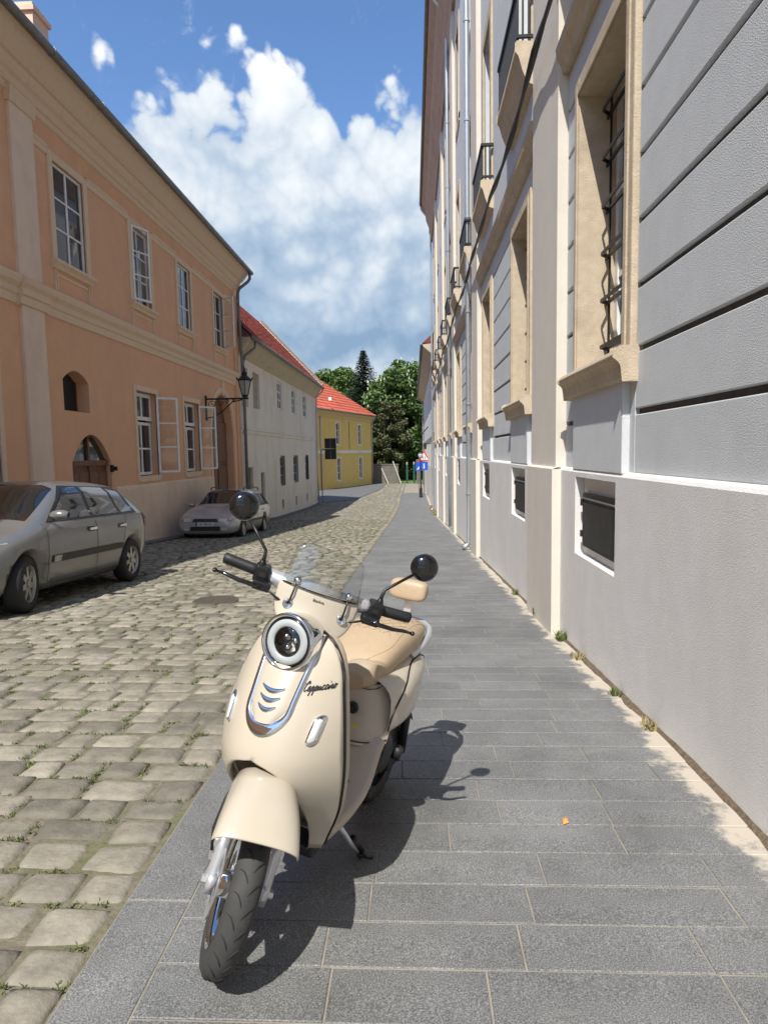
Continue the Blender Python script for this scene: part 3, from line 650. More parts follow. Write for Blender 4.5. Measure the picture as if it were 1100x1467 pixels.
# upper windows with surrounds, aprons
for i, (a, b) in enumerate(UW):
    if a < 5: continue
    mb = MB()
    for (u0, u1, v0, v1) in ((a - .16, a, 5.36, 7.50), (b, b + .16, 5.36, 7.50), (a, b, 7.33, 7.50)): ubox(mb, fl, u0, u1, v0, v1, -.045, .03)
    bevel(mb.build('window_surround', M['trim'], t), .012, 1)
    mb = MB(); uprofile(mb, fl, a - .2, b + .2, [(.02, 5.36), (-.14, 5.34), (-.15, 5.28), (-.08, 5.22), (-.06, 5.17), (.0, 5.16)]); mb.build('window_sill', M['trim'], t)
    for u0, u1 in ((a - .12, a - .02), (b + .02, b + .12)):
        mb = MB(); ubox(mb, fl, u0, u0 + .028, 4.72, 5.17, -.035, .01); ubox(mb, fl, u1 - .028, u1, 4.72, 5.17, -.035, .01); ubox(mb, fl, u0 + .028, u1 - .028, 4.74, 5.16, -.012, .01); mb.build('apron_strip', M['trim'], t)
    mb = MB(); ubox(mb, fl, a + .0, b - .0, 5.04, 5.09, -.02, .01); mb.build('apron_rail', M['trim'], t)
    casement(t, fl, a, b, 5.38, 7.33, .06 if i in (5, 6, 8) else .10, 2, 3, .055, .035)
# string of frieze mouldings between the window heads
cs = sorted([(a - .16, b + .16) for a, b in UW if a > 5]); cur = 12.68
for a, b in [c for c in cs if c[0] > 12] + [(26.55, 27)]:
    mb = MB(); uprofile(mb, fl, cur + .003, a - .003, [(0, 7.36), (-.03, 7.37), (-.035, 7.48), (-.055, 7.50), (-.055, 7.55), (0, 7.56)]); mb.build('frieze_moulding', M['trim'], t); cur = b
def open_leaf(u, v0, v1, width, ang, rows, out=0.0, sgn=1, name='open_casement', w0=-.02):
    """a casement leaf hinged at u, swung out by ang from the wall plane"""
    ca, sa = math.cos(R(ang)), math.sin(R(ang))
    fn = lambda a, b, w: (XL - w0 + sa * a + ca * w * .999, u + sgn * (ca * a) - sgn * sa * w, b)
    return casement(t, fn, 0, width, v0, v1, 0, 1, rows, .055, .035, 'white', 'clear', name, .045)
M['clear'] = bpy.data.materials.new('clear_pane'); M['clear'].use_nodes = True
def clear_mat(m, fac=.10, tint=(.93, .95, .95)):
    nd, L = m.node_tree.nodes, m.node_tree.links.new; nd.clear()
    fr = N(nd, 'ShaderNodeFresnel'); fr.inputs[0].default_value = 1.45
    tr = N(nd, 'ShaderNodeBsdfTransparent'); tr.inputs[0].default_value = (*tint, 1); gl = N(nd, 'ShaderNodeBsdfGlossy'); gl.inputs['Roughness'].default_value = .02
    ad = N(nd, 'ShaderNodeMath', operation='ADD'); L(fr.outputs[0], ad.inputs[0]); ad.inputs[1].default_value = fac - .04
    mx = N(nd, 'ShaderNodeMixShader'); L(ad.outputs[0], mx.inputs[0]); L(tr.outputs[0], mx.inputs[1]); L(gl.outputs[0], mx.inputs[2])
    o = N(nd, 'ShaderNodeOutputMaterial'); L(mx.outputs[0], o.inputs[0])
clear_mat(M['clear'])
open_leaf(17.03, 5.42, 7.32, .6, 24, 3)                     # second upper window, left leaf swung out
open_leaf(25.13, 5.42, 7.30, .58, 60, 3, sgn=-1)            # fourth upper window
# ground floor windows
for (a, b) in LW:
    mb = MB()
    for (u0, u1, v0, v1) in ((a - .13, a, .66, 3.2), (b, b + .13, .66, 3.2), (a, b, 3.05, 3.2), (a, b, .62, .78)): ubox(mb, fl, u0, u1, v0, v1, -.04, .03)
    bevel(mb.build('window_surround', M['trim'], t), .01, 1)
    casement(t, fl, a + .02, b - .02, .80, 2.25, .20, 2, 2, .08, .05); casement(t, fl, a + .02, b - .02, 2.30, 3.03, .16, 2, 1, .10, .05, name='transom_window')
for a, b in LW[:2]:
    open_leaf(b - .03, .84, 2.98, .62, 47, 3)
# slit window, cellar door, arched doorway
casement(t, fl, 13.34, 14.38, 2.32, 3.15, .30, 1, 1, .03, .02, 'brownwood', 'dark')
d = thing('x', (0, 0, 0), 'x', 'x'); bpy.data.objects.remove(d)
def arch_pts(a, b, zs, rise, n=14): return [(a + (b - a) * i / n, zs + rise * math.sqrt(max(0, 1 - (2 * i / n - 1)**2))) for i in range(n + 1)]
dm = MB(); dm.prism([(13.5, -1.3)] + [(13.5, 1.2)] + [(15.27, 1.2)] + [(15.27, -1.3)], fl, .12, .18)
dr = dm.build('cellar_door', M['brownwood'], t)
for a, b in ((13.52, 13.94), (13.96, 14.36), (14.42, 14.82), (14.84, 15.25)):
    ubox(MB(), fl, a, b, -1.25, .98, .095, .125).build('door_plank', M['brownwood'], dr)
mb = MB(); ubox(mb, fl, 13.5, 15.27, 1.12, 1.24, .07, .15); ubox(mb, fl, 14.37, 14.41, -1.25, 1.12, .07, .13); mb.build('door_rail', M['brownwood'], dr)
mb = MB(); ubox(mb, fl, 14.35, 14.42, 1.24, 1.80, .08, .14)
for p, q in zip(arch_pts(13.5, 15.27, 1.2, .6), arch_pts(13.5, 15.27, 1.2, .6)[1:]): mb.bar(fl(*p, .12), fl(*q, .12), .05)
mb.build('fanlight_frame', M['brownwood'], dr)
MB().add([fl(u, v, .13) for u, v in arch_pts(13.5, 15.27, 1.2, .6)], [tuple(range(15))]).build('fanlight_pane', M['glass'], dr)
mb = MB(); mb.box(XL, XL + .06, 15.22, 15.30, .95, 1.12); mb.box(XL + .02, XL + .12, 15.3, 15.36, .98, 1.08); mb.build('door_hinge', M['iron'], dr)
dm = MB(); ubox(dm, fl, 23.3, 26.05, -2.2, 3.6, .30, .34); dr = dm.build('arched_door', M['brownwood'], t)
for a, b, c_, d_ in ((23.4, 24.6, -1.5, .9), (24.75, 25.95, -1.5, .9), (23.4, 24.6, 1.05, 2.6), (24.75, 25.95, 1.05, 2.6)):
    mb = MB(); ubox(mb, fl, a, b, c_, d_, .25, .30); bevel(mb.build('door_panel', M['brownwood'], dr), .02, 1)
P = arch_pts(23.2, 26.15, 2.22, 1.48); P2 = arch_pts(23.02, 26.33, 2.22, 1.66); mb = MB()
for i in range(14): mb.add([fl(*P[i], -.03), fl(*P[i+1], -.03), fl(*P2[i+1], -.03), fl(*P2[i], -.03), fl(*P[i], .02), fl(*P[i+1], .02), fl(*P2[i+1], .02), fl(*P2[i], .02)], [(0, 1, 2, 3), (0, 1, 5, 4), (3, 2, 6, 7)])
ubox(mb, fl, 23.02, 23.2, -1.6, 2.22, -.03, .02); ubox(mb, fl, 26.15, 26.33, -1.6, 2.22, -.03, .02); ubox(mb, fl, 24.58, 24.78, 3.62, 4.12, -.06, .02)
mb.build('door_surround', M['trim'], t)
# wall lantern on scrolled bracket
lx, ly, lz = XL, 22.65, 3.28
t = thing('wall_lantern', (lx, ly, lz), 'black wrought iron lantern on a scrolled bracket beside the arched doorway', 'street lamp')
ex = lx + 1.42
mb = MB(); mb.box(lx, lx + .05, ly - .05, ly + .05, lz - .75, lz + .12); mb.build('wall_plate', M['iron'], t)
mb = MB(); mb.bar((lx + .03, ly, lz), (ex + .12, ly, lz), .05, .06)
mb.tube([(lx + .05, ly, lz - .65), (lx + .3, ly, lz - .62), (lx + .62, ly, lz - .42), (lx + .95, ly, lz - .12), (ex - .1, ly, lz - .04)], .022, 6)
for cx, cz, r0 in ((.22, -.20, .15), (.55, -.16, .10), (.78, -.10, .07), (1.0, -.07, .05)):
    mb.tube([(lx + cx + r0 * (1 - k / 26) * math.cos(k * .42), ly, lz + cz + r0 * (1 - k / 26) * math.sin(k * .42)) for k in range(22)], .014, 5)
mb.build('bracket', M['iron'], t)
c0 = (ex, ly, lz + .04)
mb = MB(); MB().lathe([(.05, 0), (.10, .02), (.12, .05), (.13, .08)], c0, seg=6).build('lantern_base', M['iron'], t); mb.lathe([(.245, .56), (.26, .60), (.20, .66), (.11, .74), (.09, .80), (.12, .82), (.06, .88), (.03, .93), (.035, .97), (.012, 1.08)], c0, seg=6, cap=True)
for k in range(6):
    a = math.pi / 3 * k; u_ = MB(); p0 = Vector((ex, ly, lz))
mb.build('lantern_cap', M['iron'], t)
mb = MB(); ax = Vector((0, 0, 1)); u_ = ax.orthogonal().normalized(); v_ = ax.cross(u_)
for k in range(6):
    a = math.pi / 3 * k; dirv = u_ * math.cos(a) + v_ * math.sin(a)
    mb.bar(Vector(c0) + dirv * .125 + ax * .08, Vector(c0) + dirv * .24 + ax * .57, .022); mb.bar(Vector(c0) + dirv * .25 + ax * .58, Vector(c0) + dirv * .32 + ax * .66, .03)
mb.build('lantern_cage', M['iron'], t)
MB().lathe([(.115, .08), (.225, .56)], c0, seg=6).build('lantern_glass', mat('milky_glass', (.38, .38, .36), .2, .1, 3), t)
# ================================================================== off-white house with red roof
t = thing('offwhite_house', (XL, 38, G(XL, 38)), 'off white two storey house with red tiled roof between the orange and yellow houses', 'building')
WY0, WY1 = 27.16, 48.6
up = [(34.9, 36.1), (39.1, 40.3), (43.1, 44.4)]; lo = [(35.1, 36.3), (39.1, 40.5), (43.4, 44.6)]
ops = [(a, b, 3.72, 5.25) for a, b in up] + [(a, b, -.45, 1.24) for a, b in lo] + [(29.6, 30.85, 3.45, 5.1), (27.6, 28.7, 3.4, 5.1)] + [(30.6, 31.4, -1.4, .45), (28.2, 29.1, -1.4, .75)] + [(35.4, 36.0, -1.75, -1.2), (39.5, 40.1, -1.85, -1.3), (43.6, 44.2, -1.95, -1.4)]
mb = MB(); facade(mb, fl, WY0, WY1, -3.2, 5.95, ops, .16); mb.build('wall', M['offwhite'], t)
MB().box(XL - 9, XL - .02, WY1 - .05, WY1, -3.2, 6.4).build('end_wall', M['offwhite'], t)
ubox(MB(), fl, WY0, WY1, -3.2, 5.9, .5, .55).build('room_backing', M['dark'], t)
for a, b in up: casement(t, fl, a + .1, b - .1, 3.74, 5.23, .05, 2, 3, .09, .05)
for a, b in lo:
    f = casement(t, fl, a + .1, b - .1, -.43, 1.22, .05, 2, 3, .09, .05)
    mb = MB()
    for k in range(5): u = a + .15 + (b - a - .3) * k / 4; mb.bar(fl(u, -.43, -.05), fl(u, 1.22, -.05), .03)
    mb.build('window_bars', M['iron'], f)
for a, b, c_, d_ in [o for o in ops if o[0] < 31 and o[2] > 3]: ubox(MB(), fl, a, b, c_, d_, .12, .16).build('blind_window', mat('grey_niche', (.36, .32, .25), .9, .1, 3), t)
for a, b, c_, d_ in [o for o in ops if o[3] < .8 and o[0] < 32 and o[2] < -1]: ubox(MB(), fl, a, b, c_, d_, .12, .16).build('service_door', mat('grey_green_door', (.16, .15, .11), .8, .2, 4), t)
for a, b, c_, d_ in ops[-3:]: ubox(MB(), fl, a, b, c_, d_, .12, .15).build('cellar_vent', M['dark'], t)
mb = MB(); uprofile(mb, fl, WY0, WY1, [(0, 2.22), (-.04, 2.25), (-.05, 2.38), (-.09, 2.42), (-.09, 2.50), (0, 2.54)]); mb.build('string_course', M['offwhite'], t)
mb = MB(); uprofile(mb, fl, WY0, WY1, [(0, 5.45), (-.05, 5.5), (-.14, 5.62), (-.34, 5.85), (-.52, 6.12), (-.56, 6.2), (.1, 6.22)]); mb.build('cornice', mat('yellowish_cornice', (.56, .47, .30), .9, .1, 4, 8, stain=(.40, .32, .20), stain_scale=1.5, stain_amt=.5), t)
MB().tube([fl(u, 6.2, -.64) for u in np.linspace(WY0, WY1 + .3, 12)], .085, 10).build('roof_gutter', M['oldzinc'], t, True)
MB().tube([fl(48.4, 6.1, -.64), fl(48.4, 5.9, -.6), fl(48.4, 5.5, -.15), fl(48.4, 5.2, -.12), fl(48.4, 0, -.12), fl(48.4, -2.2, -.12)], .06, 8).build('downpipe', M['zinc'], t, True)
MB().tube([fl(27.75, 6.1, -.64), fl(27.75, 5.85, -.6), fl(27.6, 5.5, -.2), fl(27.55, 5.2, -.12), fl(27.5, 0, -.12), fl(27.5, -1.8, -.12)], .06, 8).build('downpipe', M['oldzinc'], t, True)
def tiled(name, parent, P0, P1, up_, nrow, ncol, m, amp=.03):
    """pitched roof of overlapping rounded tiles; P0-P1 the eave, up_ the vector to the ridge"""
    P0, P1, up_ = Vector(P0), Vector(P1), Vector(up_); e = P1 - P0; nrm = e.cross(up_).normalized()
    if nrm.z < 0: nrm = -nrm
    V, F, Q = [], [], []
    for r_ in range(nrow):
        for c_ in range(ncol):
            b = P0 + e * (c_ / ncol) + up_ * (r_ / nrow); du = e / ncol; dv = up_ * (1.12 / nrow); l = nrm * random.uniform(0, .012)
            i = len(V)
            for j, lift in ((0, .05), (1, .012)):
                for k in range(4): a = k / 3; V.append(b + du * (a * .98) + dv * j + nrm * (lift + amp * math.sin(math.pi * a)) + l)
            for k in range(4): a = k / 3; V.append(b + du * (a * .98) + nrm * (.0 + amp * .4 * math.sin(math.pi * a)) + l)
            F += [(i+k, i+k+1, i+5+k, i+4+k) for k in range(3)] + [(i+8+k, i+9+k, i+k+1, i+k) for k in range(3)]; Q += [random.random()] * 6
    return tag(mesh_obj(name, V, F, m, parent, False, rnd=Q), kind='stuff')
mb = MB(); mb.add([fl(WY0, 6.22, -.6), fl(WY1, 6.22, -.6), fl(WY1, 10.95, 3.9), fl(WY0, 10.95, 3.9), fl(WY0, 6.2, 8.4), fl(WY1, 6.2, 8.4)], [(0, 1, 2, 3), (3, 2, 5, 4)]); rf = mb.build('roof', M['tile'], t)
tiled('roof_tiles', rf, fl(WY0, 6.25, -.6), fl(WY1 - .3, 6.25, -.6), (-4.5, 0, 4.73), 26, 86, M['tile'])
mb = MB(); mb.prism([(-.6, 6.1), (3.9, 10.85), (3.9, 11.12), (-.6, 6.37)], lambda a, b, w: (XL - a, WY1 - .25 + w, b), 0, .3); mb.build('gable_parapet', M['white'], rf)
mb = MB()
for k in range(40):
    s = k / 40; mb.tube([(XL + .64 - 4.5 * s, WY1 - .1, 6.42 + 4.75 * s), (XL + .64 - 4.5 * (s + .027), WY1 - .1, 6.41 + 4.75 * (s + .027))], [.12, .10], 7)
mb.build('parapet_capping', mat('old_capping_tile', (.26, .18, .12), .9, .3, 4), rf)
# ================================================================== yellow house
A, B = Vector((-10.0, 68.0, 0)), Vector((-5.3, 84.0, 0)); D = (B - A); LN = D.length; D.normalize(); NI = Vector((-D.y, D.x, 0))
A = A + Vector((0, 0, 0))
fy = lambda u, v, w: tuple(A + D * u + NI * w + Vector((0, 0, v)))
t = thing('yellow_house', tuple(A + Vector((0, 0, -2.75))), 'ochre yellow two storey house with bright red hipped roof at the bend of the street', 'building')
ops = [(u, u + .95, v0, v1) for u, v0, v1 in ((5.0, 2.35, 4.75), (11.9, 2.35, 4.75), (5.2, -1.75, .75), (12.1, -1.75, .75))]
mb = MB(); facade(mb, fy, -4, LN, -3.3, 5.35, ops, .2); mb.build('wall', M['ochre'], t)
for a, b, c_, d_ in ops:
    casement(t, fy, a, b, c_, d_, .15, 1, 3, .08, .06)
    mb = MB()
    for (u0, u1, v0, v1) in ((a - .2, a, c_ - .15, d_ + .15), (b, b + .2, c_ - .15, d_ + .15), (a, b, d_, d_ + .15), (a, b, c_ - .15, c_)): ubox(mb, fy, u0, u1, v0, v1, -.05, .02)
    mb.build('window_surround', M['offwhite'], t)
mb = MB(); uprofile(mb, fy, -4, LN, [(0, 1.3), (-.06, 1.32), (-.06, 1.62), (0, 1.65)]); mb.build('string_course', M['offwhite'], t)
mb = MB(); uprofile(mb, fy, -4, LN + .2, [(0, 5.2), (-.08, 5.25), (-.15, 5.5), (-.45, 5.75), (-.5, 5.95), (.2, 6.0)]); mb.build('cornice', mat('ochre_cornice', (.60, .45, .20), .9, .08, 4), t)
MB().tube([fy(u, 5.98, -.58) for u in (-4, 3, 10, LN + .3)], .09, 8).build('roof_gutter', M['oldzinc'], t, True)
MB().tube([fy(LN - .1, 5.9, -.55), fy(LN - .1, 5.5, -.3), fy(LN - .1, 5.0, -.12), fy(LN - .1, -2.6, -.12)], .07, 8).build('downpipe', M['zinc'], t, True)
MB().tube([fy(.7, 5.4, -.1), fy(.7, 4.2, -.1), fy(.7, -2.6, -.1)], .07, 8).build('downpipe', M['zinc'], t, True)
MB().tube([fy(8.9, 5.0, -.03), fy(8.95, 1.8, -.03)], .025, 5).build('cable_run', M['dark'], t, True)
mb = MB(); e0, e1 = Vector(fy(-4, 6.0, -.55)), Vector(fy(LN + .55, 6.0, -.55)); r0, r1 = Vector(fy(-4, 11.6, 6)), Vector(fy(LN - 8.5, 11.6, 6)); b1 = Vector(fy(LN + .55, 6.0, 12)); b0 = Vector(fy(-4, 6., 12))
mb.add([e0, e1, r1, r0, b1, b0], [(0, 1, 2, 3), (1, 4, 2), (3, 2, 4, 5)]); rf = mb.build('roof', M['tile2'], t)
V, F, Q = [], [], []; nr = 15; nrm = (e1 - e0).cross(r0 - e0).normalized(); nrm = nrm if nrm.z > 0 else -nrm
for i in range(nr):
    for k in range(60):
        s0 = i / nr; a0 = e0.lerp(r0, s0); a1 = e1.lerp(r1, s0); f0 = k / 60; f1 = (k + .97) / 60; b0_ = e0.lerp(r0, min(1, s0 + 1.1 / nr)); b1_ = e1.lerp(r1, min(1, s0 + 1.1 / nr)); j = len(V)
        for m_ in range(4):
            f = f0 + (f1 - f0) * m_ / 3; q = .05 * math.sin(math.pi * m_ / 3); V += [a0.lerp(a1, f) + nrm * (.075 + q), b0_.lerp(b1_, f) + nrm * (.015 + q), a0.lerp(a1, f) + nrm * .0]
        F += [(j+3*m_, j+3*m_+3, j+3*m_+4, j+3*m_+1) for m_ in range(3)] + [(j+3*m_+2, j+3*m_+5, j+3*m_+3, j+3*m_) for m_ in range(3)]; Q += [random.random()] * 6
tag(mesh_obj('roof_tiles', V, F, M['tile2'], rf, False, rnd=Q), kind='stuff')
mb = MB(); mb.box(-8.95, -8.65, 69.9, 70.2, 7.0, 7.35); mb.build('roof_vent', M['white'], rf)
MB().add([fy(LN, -3.3, 0), fy(LN, -3.3, 12), fy(LN, 5.4, 12), fy(LN, 5.4, 0)], [(0, 1, 2, 3)]).build('end_wall', M['ochre'], t)
# ================================================================== signs, posts, walls at the end
sx, sy = -7.0, 49.6; sz = G(sx, sy)
t = thing('board_sign', (sx, sy, sz), 'black back of a two panel sign on a bent grey post', 'sign')
mb = MB(); mb.tube([(sx, sy, sz), (sx - .02, sy, sz + 3.95), (sx + .06, sy, sz + 4.05), (sx + 1.15, sy, sz + 4.1)], .045, 8); mb.build('post', M['oldzinc'], t)
for k, (z0, z1) in enumerate(((sz + 4.14, sz + 4.9), (sz + 3.3, sz + 4.06))):
    o = MB().box(sx + .27, sx + 1.15, sy - .06, sy - .02, z0, z1).build('sign_panel', M['iron'], t); MB().box(sx + .70, sx + .73, sy - .09, sy - .06, z0 + .02, z1 - .02).build('panel_rib', M['oldzinc'], o)
def sign_post(x, y, h, name, label):
    z = G(x, y); t = thing(name, (x, y, z), label, 'sign', 'road signs by the far right house'); MB().tube([(x, y, z), (x, y, z + h)], .03, 8).build('post', M['oldzinc'], t); return t, z
RED = mat('sign_red', (.62, .03, .03), .4, .05); BLU = mat('sign_blue', (.02, .10, .55), .4, .05); WHT = mat('sign_white', (.8, .8, .78), .4, .03)
x, y = .98, 57.0; t, z = sign_post(x, y, 3.9, 'warning_sign', 'red edged triangular warning sign above a blue square sign by the far right house')
def tri(s, zz, yy_): return [(x - s, yy_, zz), (x + s, yy_, zz), (x, yy_, zz + s * 1.73)]
mb = MB(); mb.add(tri(.55, z + 3.05, y - .04) + tri(.55, z + 3.05, y - .02), [(0, 1, 2), (5, 4, 3), (0, 3, 4, 1), (1, 4, 5, 2), (2, 5, 3, 0)]); o = mb.build('triangle_panel', RED, t)
MB().add(tri(.36, z + 3.16, y - .045), [(0, 1, 2)]).build('triangle_field', WHT, o)
mb = MB()
for dx in (-.09, .09): mb.box(x + dx - .03, x + dx + .03, y - .052, y - .048, z + 3.22, z + 3.42); mb.lathe([(.001, 0), (.035, 0)], (x + dx, y - .05, z + 3.47), (0, 1, 0), 8)
mb.build('walking_figures', M['dark'], o)
o = MB().box(x - .42, x + .42, y - .04, y - .02, z + 2.25, z + 3.0).build('blue_panel', BLU, t)
mb = MB(); mb.box(x - .05, x + .05, y - .046, y - .042, z + 2.4, z + 2.7); mb.lathe([(.001, 0), (.06, 0)], (x, y - .044, z + 2.78), (0, 1, 0), 10); mb.build('white_symbol', WHT, o)
x, y = .55, 58.2; t, z = sign_post(x, y, 3.0, 'blue_sign', 'blue square sign with white mark beside the lamp post')
o = MB().box(x - .3, x + .3, y - .04, y - .02, z + 2.2, z + 2.95).build('blue_panel', BLU, t)
MB().add([(x - .2, y - .046, z + 2.3), (x - .05, y - .046, z + 2.3), (x + .2, y - .046, z + 2.75), (x + .2, y - .046, z + 2.85)], [(0, 1, 2, 3)]).build('white_stripe', WHT, o)
x, y = .66, 54.5; z = G(x, y)
t = thing('globe_lamp_post', (x, y, z), 'old street lamp post with a lantern head beside the road signs', 'street lamp')
MB().lathe([(.16, 0), (.16, .15), (.12, .2), (.12, .7), (.14, .75), (.07, .85), (.05, 1.2), (.045, 3.2), (.07, 3.25)], (x, y, z), seg=10).build('post', M['iron'], t)
MB().lathe([(.08, 3.28), (.17, 3.4), (.2, 3.55), (.17, 3.7)], (x, y, z), seg=12).build('globe', mat('lamp_globe', (.5, .5, .48), .2), t)
MB().lathe([(.19, 3.7), (.13, 3.8), (.03, 3.86), (.02, 3.95)], (x, y, z), seg=10, cap=True).build('cap', M['iron'], t)
GRN = mat('green_paint', (.02, .09, .05), .5, .15)
for i, (x, y) in enumerate(((-.75, 83.5), (.15, 84))):
    z = G(x, y); t = thing('green_gate_post', (x, y, z), ('left' if i == 0 else 'right') + ' green post of the park gate at the end of the street', 'post', 'park gate posts')
    MB().box(x - .12, x + .12, y - .1, y + .1, z, z + 2.5).build('post', GRN, t); MB().lathe([(.13, 2.5), (.1, 2.6), (.12, 2.68), (.02, 2.8)], (x, y, z), seg=8, cap=True).build('finial', mat('post_cap', (.45, .32, .2), .7), t)
t = thing('garden_wall', (-4, 85, -2.75), 'dark rubble garden wall under the trees right of the yellow house', 'wall')
mb = MB(); mb.box(-5.6, -1.9, 85.0, 85.4, -3.1, -.35); mb.build('wall', M['stone'], t); MB().box(-5.65, -1.85, 84.95, 85.45, -.35, -.2).build('coping', M['stone'], t)
for i, (x0, x1, h) in enumerate(((-4.1, -3.2, 2.0), (-2.6, -1.55, 2.9))):
    o = MB().bar((x0, 84.9, -2.75 + h), (x1, 83.6, -2.74), .10).build('wooden_prop', mat('pale_wood', (.5, .46, .38), .8, .1)); tag(o, ('short' if i == 0 else 'long') + ' pale slanting prop leaning on the garden wall', 'prop', 'props at the garden wall')
t = thing('stone_gate_pier', (.75, 82.5, -2.75), 'brown stone gate pier just left of the far right house', 'pier')
for k in range(8): MB().box(.45 + .02*(k % 2), 1.05 - .02*(k % 2), 82.2, 82.8, -2.8 + .4*k, -2.42 + .4*k).build('stone', M['stone'], t)
# ================================================================== trees
def tree(name, label, base, h, crown, nclump, nleaf, m, leafsize, trunk_r=.3, blossom=0, seed=1, group='trees at the end of the street', low=.25):
    rng = np.random.default_rng(seed); bx, by, bz = base
    t = thing(name, base, label, 'tree', group)
    rx, ry, rz = crown; cz = bz + h - rz
    mb = MB(); top = Vector((bx, by, bz + h * .75)); n = 8
    mb.tube([(bx + .15 * math.sin(k), by, bz - .2 + (h * .78) * k / n) for k in range(n + 1)], [trunk_r * (1 - .85 * k / n) * (1.35 if k == 0 else 1) for k in range(n + 1)], 9)
    cl = []
    for i in range(nclump):
        d = rng.normal(size=3); d /= np.linalg.norm(d); rr = rng.uniform(.35, 1.0) ** .5
        wob = 1 + .16 * math.sin(3 * d[0] + seed) * math.cos(4 * d[2] + seed * 2)
        p = np.array([bx, by, cz]) + d * rr * np.array([rx, ry, rz]) * wob; cl.append((p, rng.uniform(.55, 1.15)))
    for p, s in cl[:26]:
        st = Vector((bx, by, bz + h * rng.uniform(.22, .6))); mid = st.lerp(Vector(p), .5) + Vector((0, 0, .4)); mb.tube([st, mid, Vector(p)], [trunk_r * .32, trunk_r * .2, trunk_r * .06], 5)
    mb.build('trunk', M['bark'], t, True)
    k = nleaf; C = np.array([c[0] for c in cl]); S = np.array([c[1] for c in cl]); idx = rng.integers(0, len(cl), k)
    cs = min(rx, rz) * .30
    off = rng.normal(size=(k, 3)); off /= np.linalg.norm(off, axis=1)[:, None]; off *= (rng.uniform(.3, 1, k) ** .5)[:, None] * (cs * S[idx])[:, None]; off[:, 2] *= .62
    P = C[idx] + off
    a = rng.normal(size=(k, 3)); a[:, 2] *= .6; a /= np.linalg.norm(a, axis=1)[:, None]; b = np.cross(a, rng.normal(size=(k, 3))); b /= np.linalg.norm(b, axis=1)[:, None]
    sz = leafsize * rng.uniform(.6, 1.35, k)[:, None]
    V = np.stack([P - a * sz, P + b * sz * .55, P + a * sz, P - b * sz * .55], 1).reshape(-1, 3)
    F = np.arange(4 * k).reshape(-1, 4)
    q = np.clip(.5 + .28 * rng.normal(size=k) * .6 + .35 * (S[idx] - .85), 0, 1)
    mesh_obj('crown', V, F.tolist(), m, t, False, rnd=q)
    if blossom:
        d = rng.normal(size=(blossom, 3)); d[:, 2] = np.abs(d[:, 2]) * .8 - .15; d /= np.linalg.norm(d, axis=1)[:, None]
        mb = MB()
        for v in d:
            i = rng.integers(0, len(cl)); p = C[i] + v * cs * S[i] * 1.02; mb.lathe([(.07, -.12), (.10, 0), (.02, .30)], p, seg=5)
        mb.build('blossom', M['flower'], t)
    return t
z = -2.75
tree('chestnut_tree', 'tall chestnut with pale blossom at the right end of the tree row', (-1.7, 97, z), 18.4, (5.4, 5, 8.9), 170, 32000, M['leaf'], .27, .45, 420, 3)
tree('chestnut_tree', 'chestnut behind the far right house, partly hidden by its eaves', (2.9, 101, z), 17.8, (4.8, 5, 8.6), 120, 20000, M['leaf'], .27, .45, 260, 4)
tree('broadleaf_tree', 'bright green tree above the ridge of the off white house', (-13.5, 112, z), 19.4, (4.6, 5, 6.0), 110, 16000, M['leaf2'], .30, .4, 0, 5)
tree('broadleaf_tree', 'light green tree left of the fir behind the yellow roof', (-10.2, 108, z), 17.4, (4.2, 4, 6.2), 90, 13000, M['leaf2'], .28, .4, 0, 6)
tree('yew_tree', 'olive brown bushy tree directly right of the yellow house', (-3.7, 91, z), 11.4, (3.0, 3, 5.0), 90, 17000, M['leaf3'], .20, .35, 0, 8)
tree('broadleaf_tree', 'dark tree filling the gap behind the garden wall', (-6.2, 100, z), 12.4, (3.8, 4, 5.8), 90, 13000, M['leaf'], .26, .4, 0, 9)
tree('broadleaf_tree', 'shady tree deep in the park behind the gate', (.2, 122, z), 13.5, (7.5, 5, 6.6), 130, 15000, M['leaf'], .34, .4, 0, 10)
tree('broadleaf_tree', 'shady tree deep in the park behind the olive tree', (-9.0, 124, z), 13.0, (7.5, 5, 6.2), 130, 13000, M['leaf'], .34, .4, 0, 12)
tree('broadleaf_tree', 'low dark tree shading the lawn just behind the gate posts', (.6, 108, z), 9.0, (4.5, 3, 4.2), 90, 12000, M['leaf'], .28, .3, 0, 14)
# fir
bx, by = -7.4, 101; h = 20.3
t = thing('fir_tree', (bx, by, z), 'dark pointed fir rising above the other trees behind the yellow house', 'tree', 'trees at the end of the street')
MB().tube([(bx, by, z - .2), (bx, by, z + h * .5), (bx, by, z + h)], [.38, .2, .02], 8).build('trunk', M['bark'], t, True)
V, F, Q = [], [], []
for i in range(70):
    s = i / 70; zz = z + 3 + (h - 3.3) * s; L0 = 8.8 * (1 - s) ** .98 + .2
    for k in range(13):
        a = k * .483 + i * 2.4 + random.uniform(-.2, .2); L = L0 * random.uniform(.7, 1.12); dr = L * .34
        for j in range(15):
            f = (j + random.random()) / 15; px, py = bx + math.cos(a) * L * f, by + math.sin(a) * L * f; pz = zz - dr * f * (1 - .35 * f) + random.uniform(-.06, .06)
            w = (.62 * (1 - f * .5)) * random.uniform(.5, 1.2) * (.6 + L0 / 6); b = a + random.choice((-1, 1)) * random.uniform(.5, 1.2); n = len(V)
            V += [(px, py, pz), (px + math.cos(b) * w, py + math.sin(b) * w, pz - w * .35), (px + math.cos(a) * w * .7, py + math.sin(a) * w * .7, pz - w * .1)]; F.append((n, n+1, n+2)); Q.append(random.random())
mesh_obj('crown', V, F, M['needle'], t, False, rnd=Q)
